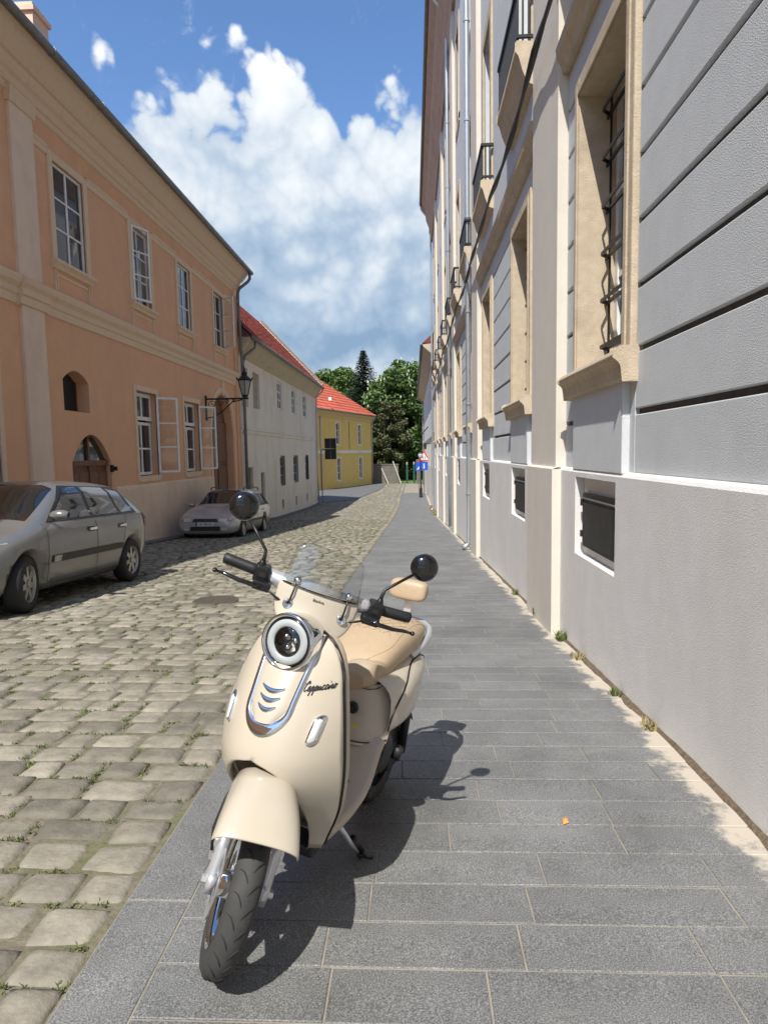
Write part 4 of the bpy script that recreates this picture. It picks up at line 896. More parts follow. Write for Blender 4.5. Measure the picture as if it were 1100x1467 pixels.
# ================================================================== parked cars
M['tyre'] = mat('tyre_rubber', (.022, .022, .022), .8, .2, 20, 4, bump=.001, bscale=80)
M['rim'] = mat('alloy_rim', (.42, .42, .40), .4, .15, 9, 4, metal=.8, stain=(.16, .13, .10), stain_scale=8, stain_amt=.5)
M['carglass'] = mat('car_glass', (.012, .014, .016), .04, .1, 3, 2, spec=.9, coat=.5)
M['black'] = mat('black_plastic', (.018, .018, .018), .5, .15, 20, 4)
M['lamp'] = mat('car_lamp_glass', (.60, .60, .55), .12, .25, 6, 4, coat=.6)
M['amber'] = mat('amber_lens', (.60, .20, .03), .2, .1)
M['redlens'] = mat('red_lens', (.35, .01, .01), .15, .1, coat=.6)
M['plate'] = mat('plate_white', (.66, .66, .63), .5, .05)
M['chrome'] = mat('chrome', (.80, .81, .82), .06, .02, 4, 2, metal=1.)
def text_mesh(name, body, size, m, parent, mw, extrude=.001):
    cu = bpy.data.curves.new(name, 'FONT'); cu.body = body; cu.size = size; cu.extrude = extrude; cu.align_x = 'CENTER'; cu.align_y = 'CENTER'
    o = link(bpy.data.objects.new(name + '_c', cu)); dg = bpy.context.evaluated_depsgraph_get(); me = bpy.data.meshes.new_from_object(o.evaluated_get(dg)); bpy.data.objects.remove(o)
    me.transform(mw); me.materials.clear(); me.materials.append(m); r = link(bpy.data.objects.new(name, me)); r.parent = parent; return r
class Car:
    def __init__(s, root, tab, paint): s.t, s.tab, s.p = root, sorted(tab), paint
    def st(s, x): return lerp_tab(s.tab, x)           # zb zbelt ztop pw rw
    def half(s, x):
        zb, zl, zt, pw, rw = s.st(x); zm = zb + (zl - zb) * .55
        return [(0, zb), (pw * .80, zb), (pw * .955, zb + .07), (pw, zm), (pw * .992, zl - .10), (pw * .965, zl - .02), (pw * .945 * .75 + rw * .25, zl + (zt - zl) * .22), (pw * .3 + rw * .7, zl + (zt - zl) * .68), (rw * .97, zt - .05 * min(1, (zt - zl) / .3) - .01), (rw * .80, zt - .008), (rw * .4, zt), (0, zt + .004)]
    def yside(s, x, z):
        h = s.half(x)[1:]; return float(np.interp(z, [q[1] for q in h[:9]], [q[0] for q in h[:9]]))
    def ztop(s, x, y):
        h = s.half(x)[5:][::-1]; return float(np.interp(abs(y), [q[0] for q in h], [q[1] for q in h]))
    def body(s, wheels, wr):
        xs = np.linspace(s.tab[0][0], s.tab[-1][0], 52); V = []; F = []; m = 0
        for x in xs:
            h = s.half(x); ring = h + [(-a, b) for a, b in h[-2:0:-1]]; m = len(ring); V += [(x, a, b) for a, b in ring]
        n = len(xs); F = [(i*m+k, i*m+(k+1) % m, (i+1)*m+(k+1) % m, (i+1)*m+k) for i in range(n-1) for k in range(m)] + [tuple(range(m))[::-1], tuple(range((n-1)*m, n*m))]
        o = mesh_obj('body', V, F, s.p, s.t, True); subsurf(o, 1)
        cut = MB()
        for x, sg in wheels: cut.lathe([(wr + .055, -.32), (wr + .055, .32)], (x, sg * .78, wr + .005), (0, 1, 0), 30, True)
        c = cut.build('cut', M['black']); c.parent = s.t
        b = o.modifiers.new('w', 'BOOLEAN'); b.operation = 'DIFFERENCE'; b.object = c; b.solver = 'EXACT'
        bpy.context.view_layer.update(); modifiers_apply(o); bpy.data.objects.remove(c)
        for p in o.data.polygons: p.use_smooth = True
        s.b = o
        MB().box(s.tab[0][0] + .25, s.tab[-1][0] - .25, -.58, .58, .16, .5).build('underbody', M['black'], s.t)
        return o
    def side(s, name, q, off, m, parent, sg=1, nu=8, nv=5, thick=0):
        """q: four (x,z) corners: low-rear, low-front, top-front, top-rear"""
        rows = []
        for j in range(nv + 1):
            v = j / nv; row = []
            for i in range(nu + 1):
                u = i / nu; x = (q[0][0]*(1-u)+q[1][0]*u)*(1-v) + (q[3][0]*(1-u)+q[2][0]*u)*v; z = (q[0][1]*(1-u)+q[1][1]*u)*(1-v) + (q[3][1]*(1-u)+q[2][1]*u)*v
                row.append((x, sg * (s.yside(x, z) + off), z))
            rows.append(row)
        return MB().grid(rows).build(name, m, parent, True)
    def top(s, name, q, off, m, parent, nu=10, nv=8):
        rows = []
        for j in range(nv + 1):
            v = j / nv; row = []
            for i in range(nu + 1):
                u = i / nu; x = (q[0][0]*(1-u)+q[1][0]*u)*(1-v) + (q[3][0]*(1-u)+q[2][0]*u)*v; y = (q[0][1]*(1-u)+q[1][1]*u)*(1-v) + (q[3][1]*(1-u)+q[2][1]*u)*v
                row.append((x, y, s.ztop(x, y) + off))
            rows.append(row)
        return MB().grid(rows).build(name, m, parent, True)
    def front(s, name, pts, off, m, parent, depth=.03):
        """polygon in (y,z) laid on the nose"""
        xf = lambda y, z: max([x for x in np.linspace(s.tab[-1][0], s.tab[-1][0] - 1.1, 60) if s.yside(x, z) >= abs(y) and s.st(x)[2] >= z - .0] or [s.tab[-1][0] - .5])
        P = [(xf(y, z) + off, y, z) for y, z in pts]; Q = [(a - depth - off, y, z) for a, y, z in P]; n = len(P)
        return MB().add(P + Q, [tuple(range(n))] + [(i, (i+1) % n, n+(i+1) % n, n+i) for i in range(n)]).build(name, m, parent)
    def wheel(s, x, sg, wr, spokes, steer=0.):
        root = thing('wheel_tmp', (0, 0, 0), 'x', 'x'); bpy.data.objects.remove(root)
        c = Vector((x, sg * (.775 - .002 * steer), wr)); ax = Vector((-math.sin(R(steer)), math.cos(R(steer)), 0)) * sg
        w = MB().lathe([(wr*.62, -.09), (wr*.80, -.10), (wr*.95, -.085), (wr, -.055), (wr, .055), (wr*.95, .085), (wr*.80, .10), (wr*.64, .092), (wr*.62, .07)], c, ax, 36).build('wheel', M['tyre'], s.t, True)
        mb = MB(); mb.lathe([(wr*.64, .09), (wr*.62, .085), (wr*.58, .06), (wr*.55, -.02), (wr*.5, -.06)], c, ax, 30); u = Vector((0, 0, 1)); v = ax.cross(u)
        for k in range(spokes):
            a = 2*math.pi*k/spokes; d = u*math.cos(a) + v*math.sin(a); tg = ax.cross(d); r0, r1 = wr*.10, wr*.60
            P = [c + d*r0 + tg*.035 + ax*.075, c + d*r0 - tg*.035 + ax*.075, c + d*r1 - tg*.028 + ax*.07, c + d*r1 + tg*.028 + ax*.07]; P += [p - ax*.03 for p in P]
            mb.add(P, [(0, 1, 2, 3), (0, 3, 7, 4), (1, 5, 6, 2)])
        mb.lathe([(wr*.15, .06), (wr*.14, .088), (.001, .09)], c, ax, 14); mb.build('rim', M['rim'], w)
        MB().lathe([(wr*.5, -.0), (.001, -.0)], c, ax, 20).build('brake_backing', M['black'], w)
        return w
    def mirror(s, x, z, sg, m):
        y = s.yside(x, z); c = Vector((x, sg * (y + .13), z + .07)); rows = []
        for i in range(9):
            t_ = i / 8; r = math.sin(math.pi * (.08 + .84 * t_)) ** .5
            rows.append([(c.x + .075 * r * math.cos(a) * (1.1 if math.cos(a) > 0 else .55), c.y + (t_ - .5) * .21 * sg, c.z + .062 * r * math.sin(a)) for a in np.linspace(0, 2*math.pi, 13)[:-1]])
        o = MB().grid(rows, True).build('wing_mirror', m, s.t, True); MB().bar((x, sg * (y - .02), z), (x, sg * (y + .08), z + .04), .05, .04).build('mirror_arm', M['black'], o); return o
# ---- silver hatchback, nearest
paint1 = mat('silver_beige_paint', (.21, .21, .205), .28, .05, 3, 4, metal=.35, coat=.6, stain=(.22, .20, .17), stain_scale=2.0, stain_amt=.35)
cx, cyf = -4.98, 5.72
mid = (cx, cyf + 2.1); zc = (G(-4.2, 6.5) + G(-4.2, 9.2)) / 2 - .005
t = thing('silver_hatchback', (mid[0], mid[1], zc), 'silver grey five door hatchback parked at the left edge, nearest car', 'car', 'cars parked by the orange house', (0, 0, 0), True)
t.rotation_mode = 'XYZ'; t.rotation_euler = (R(3.55), 0, 0)
t.matrix_world = Matrix.Translation((mid[0], mid[1], zc)) @ Matrix.Rotation(R(-3.5), 4, 'X') @ Matrix.Rotation(R(-90), 4, 'Z')
tab = [(2.10, .30, .50, .60, .60, .42), (2.03, .22, .60, .69, .72, .54), (1.85, .18, .68, .77, .82, .62), (1.5, .17, .79, .87, .872, .68), (1.15, .17, .87, .95, .885, .70), (.90, .17, .905, 1.05, .888, .67), (.3, .17, .94, 1.375, .888, .585), (.05, .17, .95, 1.44, .888, .58),
       (-.45, .17, .965, 1.465, .888, .58), (-1.0, .17, .985, 1.455, .885, .565), (-1.5, .19, 1.01, 1.42, .875, .55), (-1.75, .21, 1.02, 1.31, .86, .55), (-1.95, .25, 1.0, 1.08, .82, .56), (-2.07, .31, .92, .97, .74, .5), (-2.10, .36, .84, .88, .68, .45)]
tab = [((a[0] * .93 if a[0] > 0 else a[0]),) + a[1:] for a in tab]
c = Car(t, tab, paint1); b = c.body([(1.17, 1), (1.17, -1), (-1.345, 1), (-1.345, -1)], .315)
for x, st_ in ((1.17, 13), (-1.345, 0)):
    for sg in (1, -1): c.wheel(x, sg, .315, 7, st_)
c.top('windscreen', [(.93, .66), (.93, -.66), (.19, -.555), (.19, .555)], .006, M['carglass'], t, 10, 10)
c.top('rear_window', [(-1.56, .50), (-1.56, -.50), (-1.88, -.52), (-1.88, .52)], .006, M['carglass'], t)
for sg in (1, -1):
    c.side('window_trim', [(-1.58, 1.005), (.74, .955), (.06, 1.39), (-1.42, 1.385)], .004, M['black'], t, sg)
    c.side('front_window', [(-.22, 1.0), (.62, .985), (.04, 1.355), (-.26, 1.378)], .008, M['carglass'], t, sg)
    c.side('rear_door_window', [(-1.02, 1.02), (-.30, 1.002), (-.34, 1.378), (-.98, 1.37)], .008, M['carglass'], t, sg)
    c.side('quarter_window', [(-1.46, 1.035), (-1.10, 1.022), (-1.06, 1.375), (-1.34, 1.36)], .008, M['carglass'], t, sg)
    c.side('side_moulding', [(-1.02, .52), (.78, .50), (.76, .58), (-1.02, .60)], .010, M['black'], t, sg, 14, 2)
    c.side('badge_plate', [(.62, .507), (.77, .506), (.755, .577), (.60, .578)], .014, M['rim'], t, sg, 3, 2)
    for x in (-.28, .86): c.side('door_seam', [(x - .006, .27), (x + .004, .27), (x + (.004 if x < 0 else -.02), .95), (x - .006 + (0 if x < 0 else -.02), .95)], .003, M['dark'], t, sg, 1, 8)
    c.side('door_seam', [(-1.06, .62), (-1.05, .62), (-1.14, .99), (-1.15, .99)], .003, M['dark'], t, sg, 1, 6)
    c.side('sill_seam', [(-1.0, .275), (.88, .275), (.88, .283), (-1.0, .283)], .003, M['dark'], t, sg, 10, 1)
    for x in (-.13, -.98):
        y = c.yside(x, .84); o = MB().bar((x - .09, sg * (y + .022), .845), (x + .08, sg * (y + .022), .84), .022, .028).build('door_handle', M['chrome'], t); c.side('handle_recess', [(x - .085, .81), (x + .085, .81), (x + .08, .87), (x - .08, .87)], .003, M['black'], o, sg, 3, 2)
    c.mirror(.66, .97, sg, paint1)
    c.front('headlight', [(sg * a, z_) for a, z_ in ((.42, .60), (.70, .64), (.80, .78), (.72, .76), (.48, .69))], .012, M['lamp'], t, .06)
    c.front('fog_recess', [(sg * a, z_) for a, z_ in ((.5, .30), (.68, .31), (.66, .42), (.5, .40))], .006, M['black'], t)
    c.side('tail_light', [(-2.0, .80), (-1.86, .80), (-1.80, 1.0), (-1.94, 1.0)], .008, M['redlens'], t, sg, 3, 3)
c.front('grille', [(-.36, .44), (.36, .44), (.34, .54), (-.34, .54)], .006, M['black'], t)
# ---- silver estate behind it
paint2 = mat('silver_grey_paint', (.46, .465, .48), .24, .05, 3, 4, metal=.3, coat=.7, stain=(.20, .19, .18), stain_scale=2.0, stain_amt=.3)
cx, cyf = -5.9, 17.9
mid = (cx, cyf + 2.37); zc = (G(cx, 20.3) + G(cx, 23)) / 2 + .0
t = thing('silver_estate_car', (mid[0], mid[1], zc), 'silver estate car with roof rails parked facing the camera by the arched doorway', 'car', 'cars parked by the orange house', None, True)
t.matrix_world = Matrix.Translation((mid[0], mid[1], zc)) @ Matrix.Rotation(R(-3.5), 4, 'X') @ Matrix.Rotation(R(-90), 4, 'Z')
tab = [(2.37, .30, .48, .55, .64, .5), (2.29, .20, .60, .655, .78, .62), (2.05, .18, .69, .75, .85, .67), (1.6, .17, .79, .86, .875, .69), (1.15, .17, .87, .93, .882, .69), (.95, .17, .895, 1.0, .882, .66), (.32, .17, .92, 1.36, .882, .575), (.08, .17, .93, 1.41, .882, .57),
       (-.6, .17, .95, 1.44, .882, .57), (-1.5, .18, .97, 1.425, .877, .565), (-2.0, .2, .98, 1.37, .865, .55), (-2.22, .24, .98, 1.14, .845, .54), (-2.33, .3, .93, .98, .79, .5), (-2.37, .36, .84, .88, .74, .45)]
tab = [(a[0], a[1], a[2] * 1.03, a[3] * 1.05) + a[4:] for a in tab]
c = Car(t, tab, paint2); c.body([(1.42, 1), (1.42, -1), (-1.28, 1), (-1.28, -1)], .31)
for x in (1.42, -1.28):
    for sg in (1, -1): c.wheel(x, sg, .31, 8)
c.top('windscreen', [(.97, .66), (.97, -.66), (.20, -.545), (.20, .545)], .006, M['carglass'], t, 10, 10)
for sg in (1, -1):
    c.side('window_trim', [(-2.08, .985), (.80, .935), (.10, 1.35), (-1.90, 1.34)], .004, M['black'], t, sg)
    c.side('front_window', [(-.14, .975), (.66, .965), (.08, 1.32), (-.18, 1.34)], .008, M['carglass'], t, sg)
    c.side('rear_door_window', [(-1.06, .99), (-.24, .978), (-.26, 1.34), (-1.0, 1.34)], .008, M['carglass'], t, sg)
    c.side('luggage_window', [(-1.98, 1.01), (-1.14, .992), (-1.10, 1.335), (-1.80, 1.31)], .008, M['carglass'], t, sg)
    c.side('side_moulding', [(-.9, .50), (1.0, .48), (1.0, .55), (-.9, .57)], .010, M['black'], t, sg, 14, 2)
    for x in (-.2, .95): c.side('door_seam', [(x - .006, .27), (x + .004, .27), (x + .004, .93), (x - .006, .93)], .003, M['dark'], t, sg, 1, 8)
    for x in (-.08, -.98):
        y = c.yside(x, .82); MB().bar((x - .08, sg * (y + .02), .825), (x + .08, sg * (y + .02), .82), .02, .028).build('door_handle', M['black'], t)
    c.mirror(.74, .94, sg, paint2)
    c.front('headlight', [(sg * a, z_) for a, z_ in ((.40, .565), (.62, .56), (.63, .655), (.42, .645))], .012, M['lamp'], t, .05)
    c.front('indicator', [(sg * a, z_) for a, z_ in ((.635, .56), (.76, .58), (.76, .65), (.64, .655))], .010, M['amber'], t, .05)
    c.front('fog_lamp', [(sg * a, z_) for a, z_ in ((.47, .305), (.62, .305), (.62, .365), (.47, .365))], .012, M['lamp'], t)
    MB().tube([(.1, sg * .52, 1.46), (.0, sg * .53, 1.545), (-.5, sg * .53, 1.57), (-1.4, sg * .53, 1.555), (-1.75, sg * .525, 1.53), (-1.82, sg * .52, 1.46)], .018, 6).build('roof_rail', M['black'], t, True)
o = c.front('grille', [(-.37, .555), (.37, .555), (.33, .64), (-.33, .64)], .008, M['black'], t)
xg = 2.32
MB().add([(xg + .03, y_, z_) for y_, z_ in ((-.03, .575), (.01, .57), (.035, .60), (.02, .645), (-.015, .64), (.0, .61))], [tuple(range(6))]).build('grille_emblem', M['chrome'], o)
c.front('bumper_strip', [(-.80, .50), (.80, .50), (.80, .535), (-.80, .535)], .012, M['black'], t)
c.front('air_intake', [(-.42, .30), (.42, .30), (.42, .42), (-.42, .42)], .008, M['black'], t)
o = MB().box(2.375, 2.395, -.26, .26, .43, .54).build('number_plate', M['plate'], t); MB().box(2.394, 2.397, -.26, -.215, .431, .539).build('plate_band', mat('plate_blue', (.02, .05, .30), .5), o)
text_mesh('plate_text', 'NS 488-EC', .085, M['black'], o, Matrix.Translation((2.397, .022, .485)) @ Matrix(((0, 0, 1, 0), (1, 0, 0, 0), (0, 1, 0, 0), (0, 0, 0, 1))))
# ================================================================== scooter
cream = mat('cream_pearl_paint', (.52, .46, .365), .26, .03, 3, 3, metal=.0, coat=.7, spec=.5)
cream_in = mat('cream_plastic', (.48, .405, .315), .42, .04, 30, 3, bump=.0003, bscale=300)
tan = mat('tan_seat_vinyl', (.44, .33, .215), .45, .04, 40, 4, bump=.0005, bscale=320)
silver = mat('silver_paint', (.62, .63, .65), .3, .04, 6, 3, metal=.55, coat=.4)
alu = mat('cast_aluminium', (.58, .58, .57), .38, .1, 20, 4, metal=.7)
rubber = mat('grip_rubber', (.015, .015, .016), .55, .1, 30, 3)
gloss = mat('black_gloss', (.008, .008, .009), .12, .1, 5, 2, coat=.5)
satin = mat('black_satin', (.009, .009, .010), .42, .15, 20, 3)
tyre2 = mat('scooter_tyre', (.045, .044, .042), .75, .25, 14, 5, bump=.0006, bscale=120)
white_led = mat('led_ring', (.40, .43, .44), .25, .02, 4, 2)
lensm = mat('signal_lens', (.70, .70, .69), .15, .05, 30, 2, coat=.6)
SO = Vector((-.343, 2.181, G(0, 2.181)))
SM = Matrix.Translation(SO) @ Matrix.Rotation(-.058, 4, 'X') @ Matrix.Rotation(R(-109.6), 4, 'Z') @ Matrix.Rotation(R(-8.3), 4, 'X')
sc = thing('scooter', (0, 0, 0), 'cream retro scooter with tan seat and round headlight parked on the footway', 'scooter', None, None, True)
sc.matrix_world = SM
RAKE = R(25); AX = Vector((-math.sin(RAKE), 0, math.cos(RAKE))); A0 = Vector((.72, 0, 0)); STEER = 33
ST = Matrix.Translation(A0) @ Matrix.Rotation(R(STEER), 4, AX) @ Matrix.Translation(-A0)
A1 = Vector((.65, 0, 0)); ST2 = Matrix.Translation(A1) @ Matrix.Rotation(R(STEER), 4, AX) @ Matrix.Translation(-A1)
def steered(mb, dy=0., st=1): mb.v = [tuple((ST2 if st == 2 else ST) @ (Vector(p) + Vector((0, dy, 0)))) for p in mb.v]; return mb
def sp_build(mb, name, m, parent=sc, smooth=True, sub=0, bev=0, st=False, dy=0.):
    if st: steered(mb, dy, st)
    o = mb.build(name, m, parent, smooth)
    if bev: bevel(o, bev, 3)
    if sub: subsurf(o, sub)
    return o
def smooth_tab(tab, x):
    xs = np.array([t_[0] for t_ in tab]); out = []
    for k in range(1, len(tab[0])):
        ys = np.array([t_[k] for t_ in tab]); m_ = np.gradient(ys, xs); i = int(np.clip(np.searchsorted(xs, x) - 1, 0, len(xs) - 2)); h = xs[i+1] - xs[i]; s = min(1, max(0, (x - xs[i]) / h))
        out.append((2*s**3-3*s**2+1)*ys[i] + (s**3-2*s**2+s)*h*m_[i] + (-2*s**3+3*s**2)*ys[i+1] + (s**3-s**2)*h*m_[i+1])
    return out
# leg shield: z, half width, centre s, edge s
SH = [(.22,.128,.335,.30),(.27,.145,.36,.31),(.32,.165,.395,.325),(.38,.185,.445,.345),(.44,.198,.50,.37),(.50,.205,.54,.385),(.56,.204,.55,.392),(.62,.197,.53,.392),(.68,.187,.50,.387),(.74,.172,.465,.375),(.80,.155,.427,.36),(.85,.128,.392,.35),(.88,.098,.37,.343),(.90,.055,.352,.338)]
def sh(z): return smooth_tab(SH, z)
def sh_s(y, z):
    hw, a, b = sh(z); k = min(1.05, abs(y) / max(hw, .01)); return a - (a - b) * k ** 2.3
ARCH = [(.22,.092),(.28,.102),(.34,.110),(.42,.114),(.47,.108),(.51,.092),(.54,.066),(.556,.034),(.562,0)]
def arch(z): return float(np.interp(z, [a[0] for a in ARCH], [a[1] for a in ARCH])) if z < .562 else 0.
zs = sorted(set(list(np.linspace(.22, .46, 12)) + list(np.linspace(.47, .565, 16)) + list(np.linspace(.58, .90, 22))))
for sg in (1,):
    mb = MB(); NU = 16
    for side_ in (1, -1):
        rows = []
        for z in zs:
            hw, a, b = sh(z); y0 = arch(z)
            rows.append([(sh_s(y0 + (hw - y0) * (1 - (1 - i / NU) ** 1.15), z), side_ * (y0 + (hw - y0) * (1 - (1 - i / NU) ** 1.15)), z) for i in range(NU + 1)])
        mb.grid(rows if side_ == 1 else [r[::-1] for r in rows])
    shield = sp_build(mb, 'leg_shield', cream)
    w = shield.modifiers.new('w', 'WELD'); w.merge_threshold = .0006
    s_ = shield.modifiers.new('s', 'SOLIDIFY'); s_.thickness = .014; s_.offset = -1
    # make the thickness go inwards: normals forward
    bpy.context.view_layer.update(); modifiers_apply(shield)
# inner leg shield (rider's side)
mb = MB(); rows = []
for z in np.linspace(.24, .885, 20):
    hw, a, b = sh(z); rows.append([(b - .03 - .012 * math.cos(math.pi * .5 * u), hw * .985 * u, z) for u in np.linspace(-1, 1, 13)])
mb.grid(rows); sp_build(mb, 'inner_shield', cream_in)
mb = MB(); path = []
for side_ in (1, -1):
    zz = np.linspace(.235, .898, 40); path = [(sh(z)[2] - .012, side_ * (sh(z)[0] + .0015), z) for z in zz]
    MB().tube(path, .0030, 6).build('edge_trim', satin, shield, True)
    rows = [[(sh(z)[2] - .012, side_ * (sh(z)[0] - .002), z), (sh(z)[2] - .036, side_ * (sh(z)[0] + .004), z), (sh(z)[2] - .05, side_ * (sh(z)[0] * .98), z)] for z in np.linspace(.24, .89, 24)]
    MB().grid(rows).build('shield_flank', cream_in, shield, True)
# chrome U trim
def ribbon(yz, w, lift, thick):
    mb = MB(); V = []; n = len(yz); rows = []
    for i, (y, z) in enumerate(yz):
        a, b = yz[max(i-1, 0)], yz[min(i+1, n-1)]; t_ = Vector((b[0]-a[0], b[1]-a[1])).normalized(); nr = Vector((-t_.y, t_.x)); ww = w(i / (n-1)) if callable(w) else w
        row = []
        for k in (-1, -.6, 0, .6, 1):
            yy_, zz_ = y + nr.x * ww * k, z + nr.y * ww * k; row.append((sh_s(yy_, zz_) + lift + thick * (1 - k*k), yy_, zz_))
        rows.append(row)
    return mb.grid(rows)
U = [(-.082 + .010 * k, .87 - .10 * k) for k in (0, .5, 1, 1.5)] + [(-.066 * math.cos(a), .702 - .058 * math.sin(a)) for a in np.linspace(0.05, math.pi - .05, 22)] + [(.082 - .010 * k, .87 - .10 * k) for k in (1.5, 1, .5, 0)] + [(.083, .888)]
tr = ribbon(U, lambda f: .0088 + .010 * math.exp(-((f - .5) / .16) ** 2), .0015, .005).build('chrome_trim', M['chrome'], shield, True)
# raised nose panel inside the U
rows = []
for z in np.linspace(.662, .88, 16):
    hw = .060 * min(1, math.sqrt(max(0.02, (z - .648) / .06))) + .010 * max(0, (z - .68) / .2)
    rows.append([(sh_s(y, z) + .002 + .010 * (1 - (y / hw) ** 2) ** .7 if abs(y) < hw else sh_s(y, z) + .001, y, z) for y in np.linspace(-hw, hw, 13)])
nose = MB().grid(rows).build('nose_panel', cream, shield, True)
for i, zc_ in enumerate((.752, .729, .706)):
    hw = .036 - .004 * i
    yz = [(hw * u, zc_ - .012 * (1 - u * u)) for u in np.linspace(-1, 1, 13)]
    ribbon(yz, lambda f: .0015 + .0050 * math.sin(math.pi * f), .012, .004).build('chrome_vent', M['chrome'], shield, True)
# turn signals
for side_ in (1, -1):
    yc, zc_ = .140 * side_, .655
    def pill(sy, sz, lift, name, m, par):
        P = []
        for k in range(24):
            a = 2 * math.pi * k / 24; cy, cz = math.cos(a), math.sin(a); P.append((sy * cy, (sz - sy) * (1 if cz > 0 else -1) * (1 if abs(cz) > .02 else 0) + sy * cz))
        V = [(sh_s(yc + a * 1.0 + side_ * b * .12, zc_ + b) + lift, yc + a + side_ * b * .12, zc_ + b) for a, b in P] + [(sh_s(yc + a * .8 + side_ * b * .1, zc_ + b * .9) + lift + .006, yc + a * .8 + side_ * b * .1, zc_ + b * .9) for a, b in P] + [(sh_s(yc + a, zc_ + b) - .004, yc + a + side_ * b * .12, zc_ + b) for a, b in P]
        return MB().add(V, [(k, (k+1) % 24, 24 + (k+1) % 24, 24 + k) for k in range(24)] + [(48 + k, 48 + (k+1) % 24, (k+1) % 24, k) for k in range(24)] + [tuple(range(24, 48))]).build(name, m, par, True)
    o = pill(.0145, .038, .004, 'turn_signal', M['chrome'], shield); pill(.0088, .030, .009, 'signal_lens', lensm, o)
# cursive lettering
GL = {'C': [[(.95, .85), (.85, 1.12), (.62, 1.2), (.35, 1.05), (.15, .65), (.12, .28), (.3, .02), (.55, .02), (.8, .2)], [(-.1, .95), (.1, .8), (.35, .85), (.75, 1.02), (.95, 1.0)]],
      'a': [[(.6, .5), (.4, .6), (.15, .45), (.1, .15), (.25, 0), (.45, .12), (.6, .5), (.55, .1), (.68, .0), (.85, .12)]],
      'p': [[(-.05, .1), (.1, .35), (.18, .58), (.02, -.5)], [(.12, .3), (.3, .58), (.52, .55), (.55, .25), (.4, .02), (.2, .02), (.1, .15)], [(.4, .02), (.7, .05), (.85, .15)]],
      'u': [[(-.05, .2), (.12, .58), (.1, .15), (.22, .0), (.42, .12), (.6, .58), (.55, .1), (.68, 0), (.85, .12)]],
      'c': [[(.6, .48), (.42, .6), (.18, .45), (.1, .18), (.25, 0), (.5, .04), (.78, .2)]],
      'i': [[(-.05, .1), (.15, .58), (.12, .12), (.25, 0), (.42, .12)], [(.2, .82), (.24, .90)]],
      'n': [[(-.05, .1), (.1, .55), (.06, 0), (.2, .4), (.42, .6), (.52, .45), (.48, .08), (.62, 0), (.78, .12)]],
      'o': [[(.35, .6), (.12, .42), (.1, .12), (.3, 0), (.52, .15), (.55, .45), (.35, .6), (.55, .42), (.75, .48)]]}
adv = {'C': .92, 'a': .82, 'p': .80, 'u': .82, 'c': .68, 'i': .40, 'n': .75, 'o': .7}
pen = 0.; mb = MB(); total = sum(adv[ch] for ch in 'Cappuccino')
for ch in 'Cappuccino':
    for strk in GL[ch]:
        pts_ = []
        for (a, b), (c_, d_) in zip(strk, strk[1:]):
            for k in range(3): pts_.append((a + (c_ - a) * k / 3, b + (d_ - b) * k / 3))
        pts_.append(strk[-1])
        for _ in range(2): pts_ = [pts_[0]] + [((p[0] + 2*q[0] + r_[0]) / 4, (p[1] + 2*q[1] + r_[1]) / 4) for p, q, r_ in zip(pts_, pts_[1:], pts_[2:])] + [pts_[-1]]
        P = []
        for a, b in pts_:
            X = (pen + a + .28 * b) / total; y = .080 + .073 * X; z = .748 + .012 * X + b * .022; P.append((sh_s(y, z) + .0018, y, z))
        mb.tube(P, .0016, 5)
    pen += adv[ch]
mb.build('lettering', satin, shield, True)
# headlight
hc = Vector((.345, .004, .862)); ha = Vector((1, .0, .10)).normalized()
hl = sp_build(MB().lathe([(.060, -.03), (.076, -.01), (.082, .02), (.084, .075), (.083, .087), (.078, .092), (.0735, .087), (.070, .080)], hc, ha, 48), 'headlight', M['chrome'])
sp_build(MB().lathe([(.0705, .078), (.0705, .083), (.0655, .084)], hc, ha, 40), 'headlight_gasket', gloss, hl)
sp_build(MB().lathe([(.066, .081), (.063, .087), (.046, .088), (.0425, .083)], hc, ha, 40), 'light_ring', white_led, hl)
sp_build(MB().lathe([(.043, .078), (.030, .060), (.012, .05), (.001, .048)], hc, ha, 32), 'reflector', mat('dark_reflector', (.03, .03, .032), .18, .9, 60, 4, metal=.7), hl)
sp_build(MB().lathe([(.0435, .083), (.036, .089), (.02, .093), (.001, .0945)], hc, ha, 32), 'headlight_lens', M['clear'], hl)
for k in range(3):
    a = R(90 + 120 * k); cc = hc + ha * .062 + ha.orthogonal().normalized() * .018 * math.cos(a) + ha.cross(ha.orthogonal().normalized()) * .018 * math.sin(a); sp_build(MB().lathe([(.012, 0), (.010, .01), (.001, .013)], cc, ha, 12), 'led_lens', M['chrome'], hl)
# front fender (turns with the wheel)
axl = Vector((.57, 0, .215)); rows = []
for k in range(13):
    f = k / 12; a = R(56 + f * 64); rr = .318 + .010 * math.sin(math.pi * f); hw = .112 - .026 * f; n_ = Vector((math.cos(a), 0, math.sin(a))); P = axl + n_ * rr; row = []
    for j in range(19):
        q = -1 + 2 * j / 18; th = q * math.pi / 2
        row.append(tuple(P + Vector((0, hw * math.sin(th), 0)) - n_ * ((.042 + .045 * min(1, f * 2)) * (1 - math.cos(th)) ** 1.3)))
    row = [tuple(Vector(row[0]) - n_ * (.012 + .10 * f) + Vector((0, -.002, 0)))] + row + [tuple(Vector(row[-1]) - n_ * (.012 + .10 * f) + Vector((0, .002, 0)))]
    rows.append(row)
fd = sp_build(MB().grid(rows), 'front_fender', cream, st=2, dy=-.014); m_ = fd.modifiers.new('s', 'SOLIDIFY'); m_.thickness = .006; m_.offset = -1; subsurf(fd, 1)
